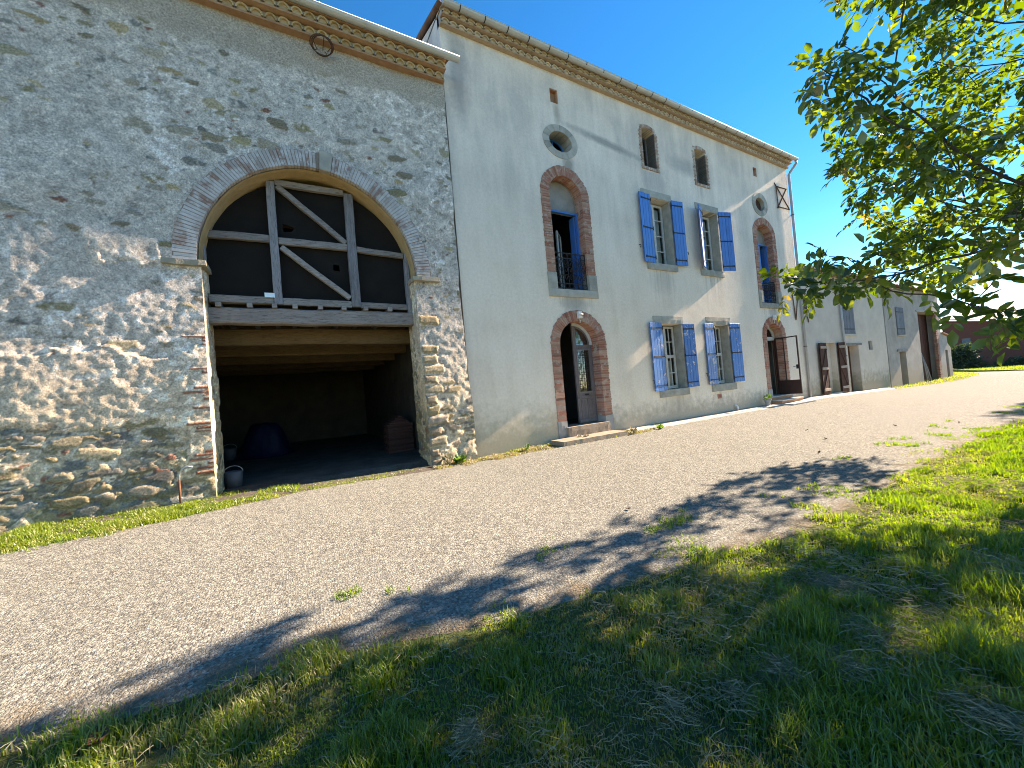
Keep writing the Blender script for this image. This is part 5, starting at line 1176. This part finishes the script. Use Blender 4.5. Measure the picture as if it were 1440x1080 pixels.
def weed(x, y, r, h, n, label, mat='weed'):
    z = float(gz(x, y)); R = thing('weed', (x, y, z), label, 'weed')
    a = rng.random(n) * 2 * PI; rr = rng.random(n) ** .6; P = np.stack([x + .35 * r * rr * np.cos(a), y + .35 * r * rr * np.sin(a), z + rng.random(n) * h * .5], 1)
    D_ = unit(np.stack([np.cos(a), np.sin(a), rng.uniform(.1, 1.4, n)], 1)); S = unit(np.cross(D_, np.array([0, 0, 1.]) + rng.normal(size=(n, 3)) * .3)); L = rng.uniform(.5, 1.1, n) * r
    V, t3, q4, tt = leaflet_mesh(P, D_, S, L, L * .5, rng.uniform(.1, .4, n), rng.random(n)); np_mesh('leaves', V, [t3, q4], M[mat], R, attrs={'tint': tt})
    mb = MB()
    for k in range(5): mb.tube([(x, y, z - .02), (x + random.uniform(-.4, .4) * r, y + random.uniform(-.4, .4) * r, z + h * .7)], .004, 5)
    mb.build('stems', M['weed'] if mat == 'weed' else M['hay'], R)
weed(2.86, -.42, .16, .16, 60, 'bright green weed growing at the foot of the barn pillar')
weed(2.62, -.36, .14, .34, 26, 'dry grey weed stalks beside the barn pillar', 'hay')
weed(7.62, -.62, .12, .24, 26, 'pale weed at the end of the door step', 'hay')
weed(8.62, -.6, .14, .08, 40, 'small green weed at the start of the kerb')
weed(4.55, -.3, .08, .24, 26, 'lone upright green weed against the farmhouse wall')
weed(6.15, -.36, .14, .16, 40, 'dry tuft growing on the front door step', 'hay')

# ------------------------------------------------------------------ small things
def dead_leaf():
    V = []; n = 9
    for k in range(n):
        t = k / (n - 1); w = .035 * math.sin(PI * min(1, t * 1.02 + .02)) ** .7 + .002
        for s in (-1, 0, 1): V.append((t * .11 - .055, s * w, .012 + .022 * abs(s) + .02 * (t - .5) ** 2 * 4))
    me_v = V; F = [(3 * k + j, 3 * k + 3 + j, 3 * k + 4 + j, 3 * k + 1 + j) for k in range(n - 1) for j in (0, 1)]
    mb = MB(); mb.add(me_v, F, 0, .5, True); mb.tube([(-.055, 0, .03), (-.09, .01, .012)], .0025, 5); return mb.build('dead_leaf', M['deadleaf'], origin=(0, 0, 0))
dl = dead_leaf(); first = True
for x, y, s, lab in ((7.9, -4.55, 1., 0), (9.3, -4.1, 1., 0), (11.8, -4.45, 1., 0), (6.9, -5.0, 1.1, 0), (12.9, -5.2, .9, 0), (3.4, -4.4, .8, 0), (10.2, -3.4, .9, 0), (-.93, -5.05, 1.05, 1)):
    o = dl if first else dl.copy()
    if not first: C.objects.link(o)
    first = False
    o.location = (x, y, float(gz(x, y)) + .012); o.rotation_euler = (random.uniform(-.3, .3), random.uniform(-.3, .3), random.uniform(0, 6)); o.scale = (s * (1 if lab else .62),) * 3
    tag(o, 'large curled brown leaf among the sparse grass at the lower left corner' if lab else 'small curled dead leaf lying on the open gravel', 'leaf', None if lab else 'dead leaves on the gravel')
mb = MB(); b = float(gz(-1.53, -.36))
mb.tube([(-1.53, -.36, b - .05), (-1.53, -.36, .72)], .016, 8); R = mb.build('standpipe', M['rust'], origin=(-1.53, -.36, b)); tag(R, 'thin rusty standpipe with a bent grey spout before the stone wall', 'water pipe')
mb = MB(); mb.tube([(-1.53, -.36, .70), (-1.52, -.365, .82), (-1.48, -.37, .88), (-1.42, -.38, .90), (-1.36, -.385, .885)], .012, 8); mb.build('spout', M['zinc'], R)
mb = MB(); c = np.array((.90, -.24, 8.30))
for k in range(3): mb.tube([(c[0] + (.2 - .02 * k) * math.cos(t), c[1] - .12 * math.sin(t) - .02 * k, c[2] - .03 * k + .09 * math.sin(t)) for t in np.linspace(0, 2 * PI, 19)[:-1]], .009, 5, closed=True)
for t in (0.3, 1.4, 2.6, 4., 5.2): mb.tube([(c[0] + .2 * math.cos(t), c[1] - .12 * math.sin(t), c[2] + .09 * math.sin(t)), (c[0] + .1 * math.cos(t), c[1] + .06, c[2] - .05)], .007, 5)
tag(mb.build('wire_basket', M['rust'], origin=tuple(c)), 'bent rusty wire basket hanging under the barn cornice', 'wire basket')
def bucket(x, y, z, r, h, label):
    R = thing('bucket', (x, y, z), label, 'bucket'); n = 20; mb = MB(); V = []
    for rr, zz in ((r * .8, z), (r, z + h), (r * .94, z + h), (r * .75, z + .02)): V += [(x + rr * math.cos(2 * PI * k / n), y + rr * math.sin(2 * PI * k / n), zz) for k in range(n)]
    F = [(j * n + k, j * n + (k + 1) % n, (j + 1) * n + (k + 1) % n, (j + 1) * n + k) for j in range(3) for k in range(n)] + [tuple(range(n - 1, -1, -1)), tuple(3 * n + k for k in range(n))]
    mb.add(V, F, 0, .5, True); mb.build('shell', M['bucket'], R)
    mb = MB(); mb.tube([(x + r * math.cos(t), y - .02, z + h * .95 + r * .8 * math.sin(t)) for t in np.linspace(0, PI, 12)], .005, 5); mb.build('handle', M['zinc'], R)
bucket(-1.62, 5.6, .345, .17, .34, 'white plastic bucket standing deep inside the dark barn'); bucket(-.98, .55, .34, .14, .28, 'pale bucket tucked behind the left jamb of the barn opening')
X, Y = np.meshgrid(np.linspace(-1, 1, 40), np.linspace(-1, 1, 30), indexing='ij'); rr = np.sqrt(X ** 2 + Y ** 2)
Z = .95 * sstep(1.05, .35, rr + .25 * (fbm(X * 2 + 3, Y * 2, 15) - .5)) + .16 * (fbm(X * 3.3, Y * 3.3, 16) - .5) * sstep(1.1, .7, rr)
o = np_mesh('tarpaulin', np.stack([-.75 + X * .8, 5.6 + Y * .7, .33 + np.maximum(Z, .0)], -1).reshape(-1, 3), [grid_faces(40, 30)], M['tarp'], origin=(-.75, 5.6, .33), smooth=True); tag(o, 'dark blue tarpaulin draped over a heap inside the barn', 'tarpaulin')
mb = MB(); z = .335
for k in range(18):
    w = .62 if k < 14 else .62 - .13 * (k - 13); mb.box((2.28 - w / 2 + random.uniform(-.012, .012), 1.95 + random.uniform(-.02, .02), z), (2.28 + w / 2 + random.uniform(-.012, .012), 2.5, z + .042)); z += .05
tag(mb.build('tile_stack', M['dark_brick'], origin=(2.28, 2.2, .335)), 'stack of red clay tiles against the right wall inside the barn', 'tile stack')
R = thing('plant_pot', (14.88, -.24, .27), 'small pale stone pot with a sprig standing on the kerb by the right door', 'plant pot'); n = 18; mb = MB(); V = []
for rr, zz in ((.07, .27), (.085, .30), (.06, .34), (.11, .44), (.125, .50), (.105, .50), (.09, .45)): V += [(14.88 + rr * math.cos(2 * PI * k / n), -.24 + rr * math.sin(2 * PI * k / n), zz + .02) for k in range(n)]
mb.add(V, [(j * n + k, j * n + (k + 1) % n, (j + 1) * n + (k + 1) % n, (j + 1) * n + k) for j in range(6) for k in range(n)] + [tuple(6 * n + k for k in range(n))], 0, .5, True); mb.build('pot', M['plinth'], R)
n = 46; a = rng.random(n) * 2 * PI; P = np.stack([14.88 + .05 * np.cos(a), -.24 + .05 * np.sin(a), .5 + .14 * rng.random(n)], 1); D_ = unit(np.stack([np.cos(a), np.sin(a), rng.uniform(-.2, 1.4, n)], 1)); L = rng.uniform(.06, .12, n)
V, t3, q4, tt = leaflet_mesh(P, D_, unit(np.cross(D_, np.array([0, 0, 1.]) + rng.normal(size=(n, 3)) * .2)), L, L * .45, rng.uniform(.1, .4, n), rng.random(n)); np_mesh('sprig', V, [t3, q4], M['weed'], R, attrs={'tint': tt})

# ------------------------------------------------------------------ sun, sky, camera
EL, AZ = math.radians(28.7), math.radians(-1.5)
S = Vector((math.cos(EL) * math.cos(AZ), math.cos(EL) * math.sin(AZ), math.sin(EL)))
ld = bpy.data.lights.new('sun', 'SUN'); ld.energy = 5.0; ld.angle = math.radians(.53); ld.color = (1., .965, .92)
lo = bpy.data.objects.new('sun', ld); lo.rotation_euler = S.to_track_quat('Z', 'Y').to_euler(); lo.location = (20, -6, 30); C.objects.link(lo)
W = bpy.data.worlds.new('World'); sc.world = W; W.use_nodes = True; nt = W.node_tree
bg = nt.nodes['Background']; sky = nt.nodes.new('ShaderNodeTexSky'); sky.sky_type = 'NISHITA'; sky.sun_disc = False; sky.sun_elevation = EL; sky.sun_rotation = PI / 2 - AZ
sky.air_density = .75; sky.dust_density = .0; sky.ozone_density = 3.0; sky.altitude = 200
hs = nt.nodes.new('ShaderNodeHueSaturation'); hs.inputs['Saturation'].default_value = 1.36; hs.inputs['Value'].default_value = .9
nt.links.new(sky.outputs[0], hs.inputs['Color']); nt.links.new(hs.outputs[0], bg.inputs[0]); bg.inputs[1].default_value = .11
cd = bpy.data.cameras.new('camera'); co = bpy.data.objects.new('camera', cd); C.objects.link(co); sc.camera = co
cd.sensor_fit = 'HORIZONTAL'; cd.sensor_width = 36.0; cd.lens = 541 / 1440 * 36.0; cd.clip_start = .05; cd.clip_end = 2500
from mathutils import Matrix
yaw, pit, rol = map(math.radians, (29.76, 1.06, -4.94))
f = Vector((math.sin(yaw) * math.cos(pit), math.cos(yaw) * math.cos(pit), math.sin(pit))); r = Vector((math.cos(yaw), -math.sin(yaw), 0)); u = r.cross(f)
r2 = r * math.cos(rol) + u * math.sin(rol); u2 = -r * math.sin(rol) + u * math.cos(rol)
co.matrix_world = Matrix(((r2.x, u2.x, -f.x, 0), (r2.y, u2.y, -f.y, -7.8), (r2.z, u2.z, -f.z, 1.6), (0, 0, 0, 1)))
sc.view_settings.view_transform = 'Standard'; sc.view_settings.look = 'None'; sc.view_settings.gamma = 1.0; sc.view_settings.use_curve_mapping = False; sc.view_settings.exposure = 2.06
sc.view_settings.use_white_balance = True; sc.view_settings.white_balance_temperature = 9000; sc.view_settings.white_balance_tint = 22
sc.cycles.max_bounces = 8; sc.cycles.transparent_max_bounces = 12; sc.cycles.use_denoising = True; sc.cycles.filter_width = 1.0
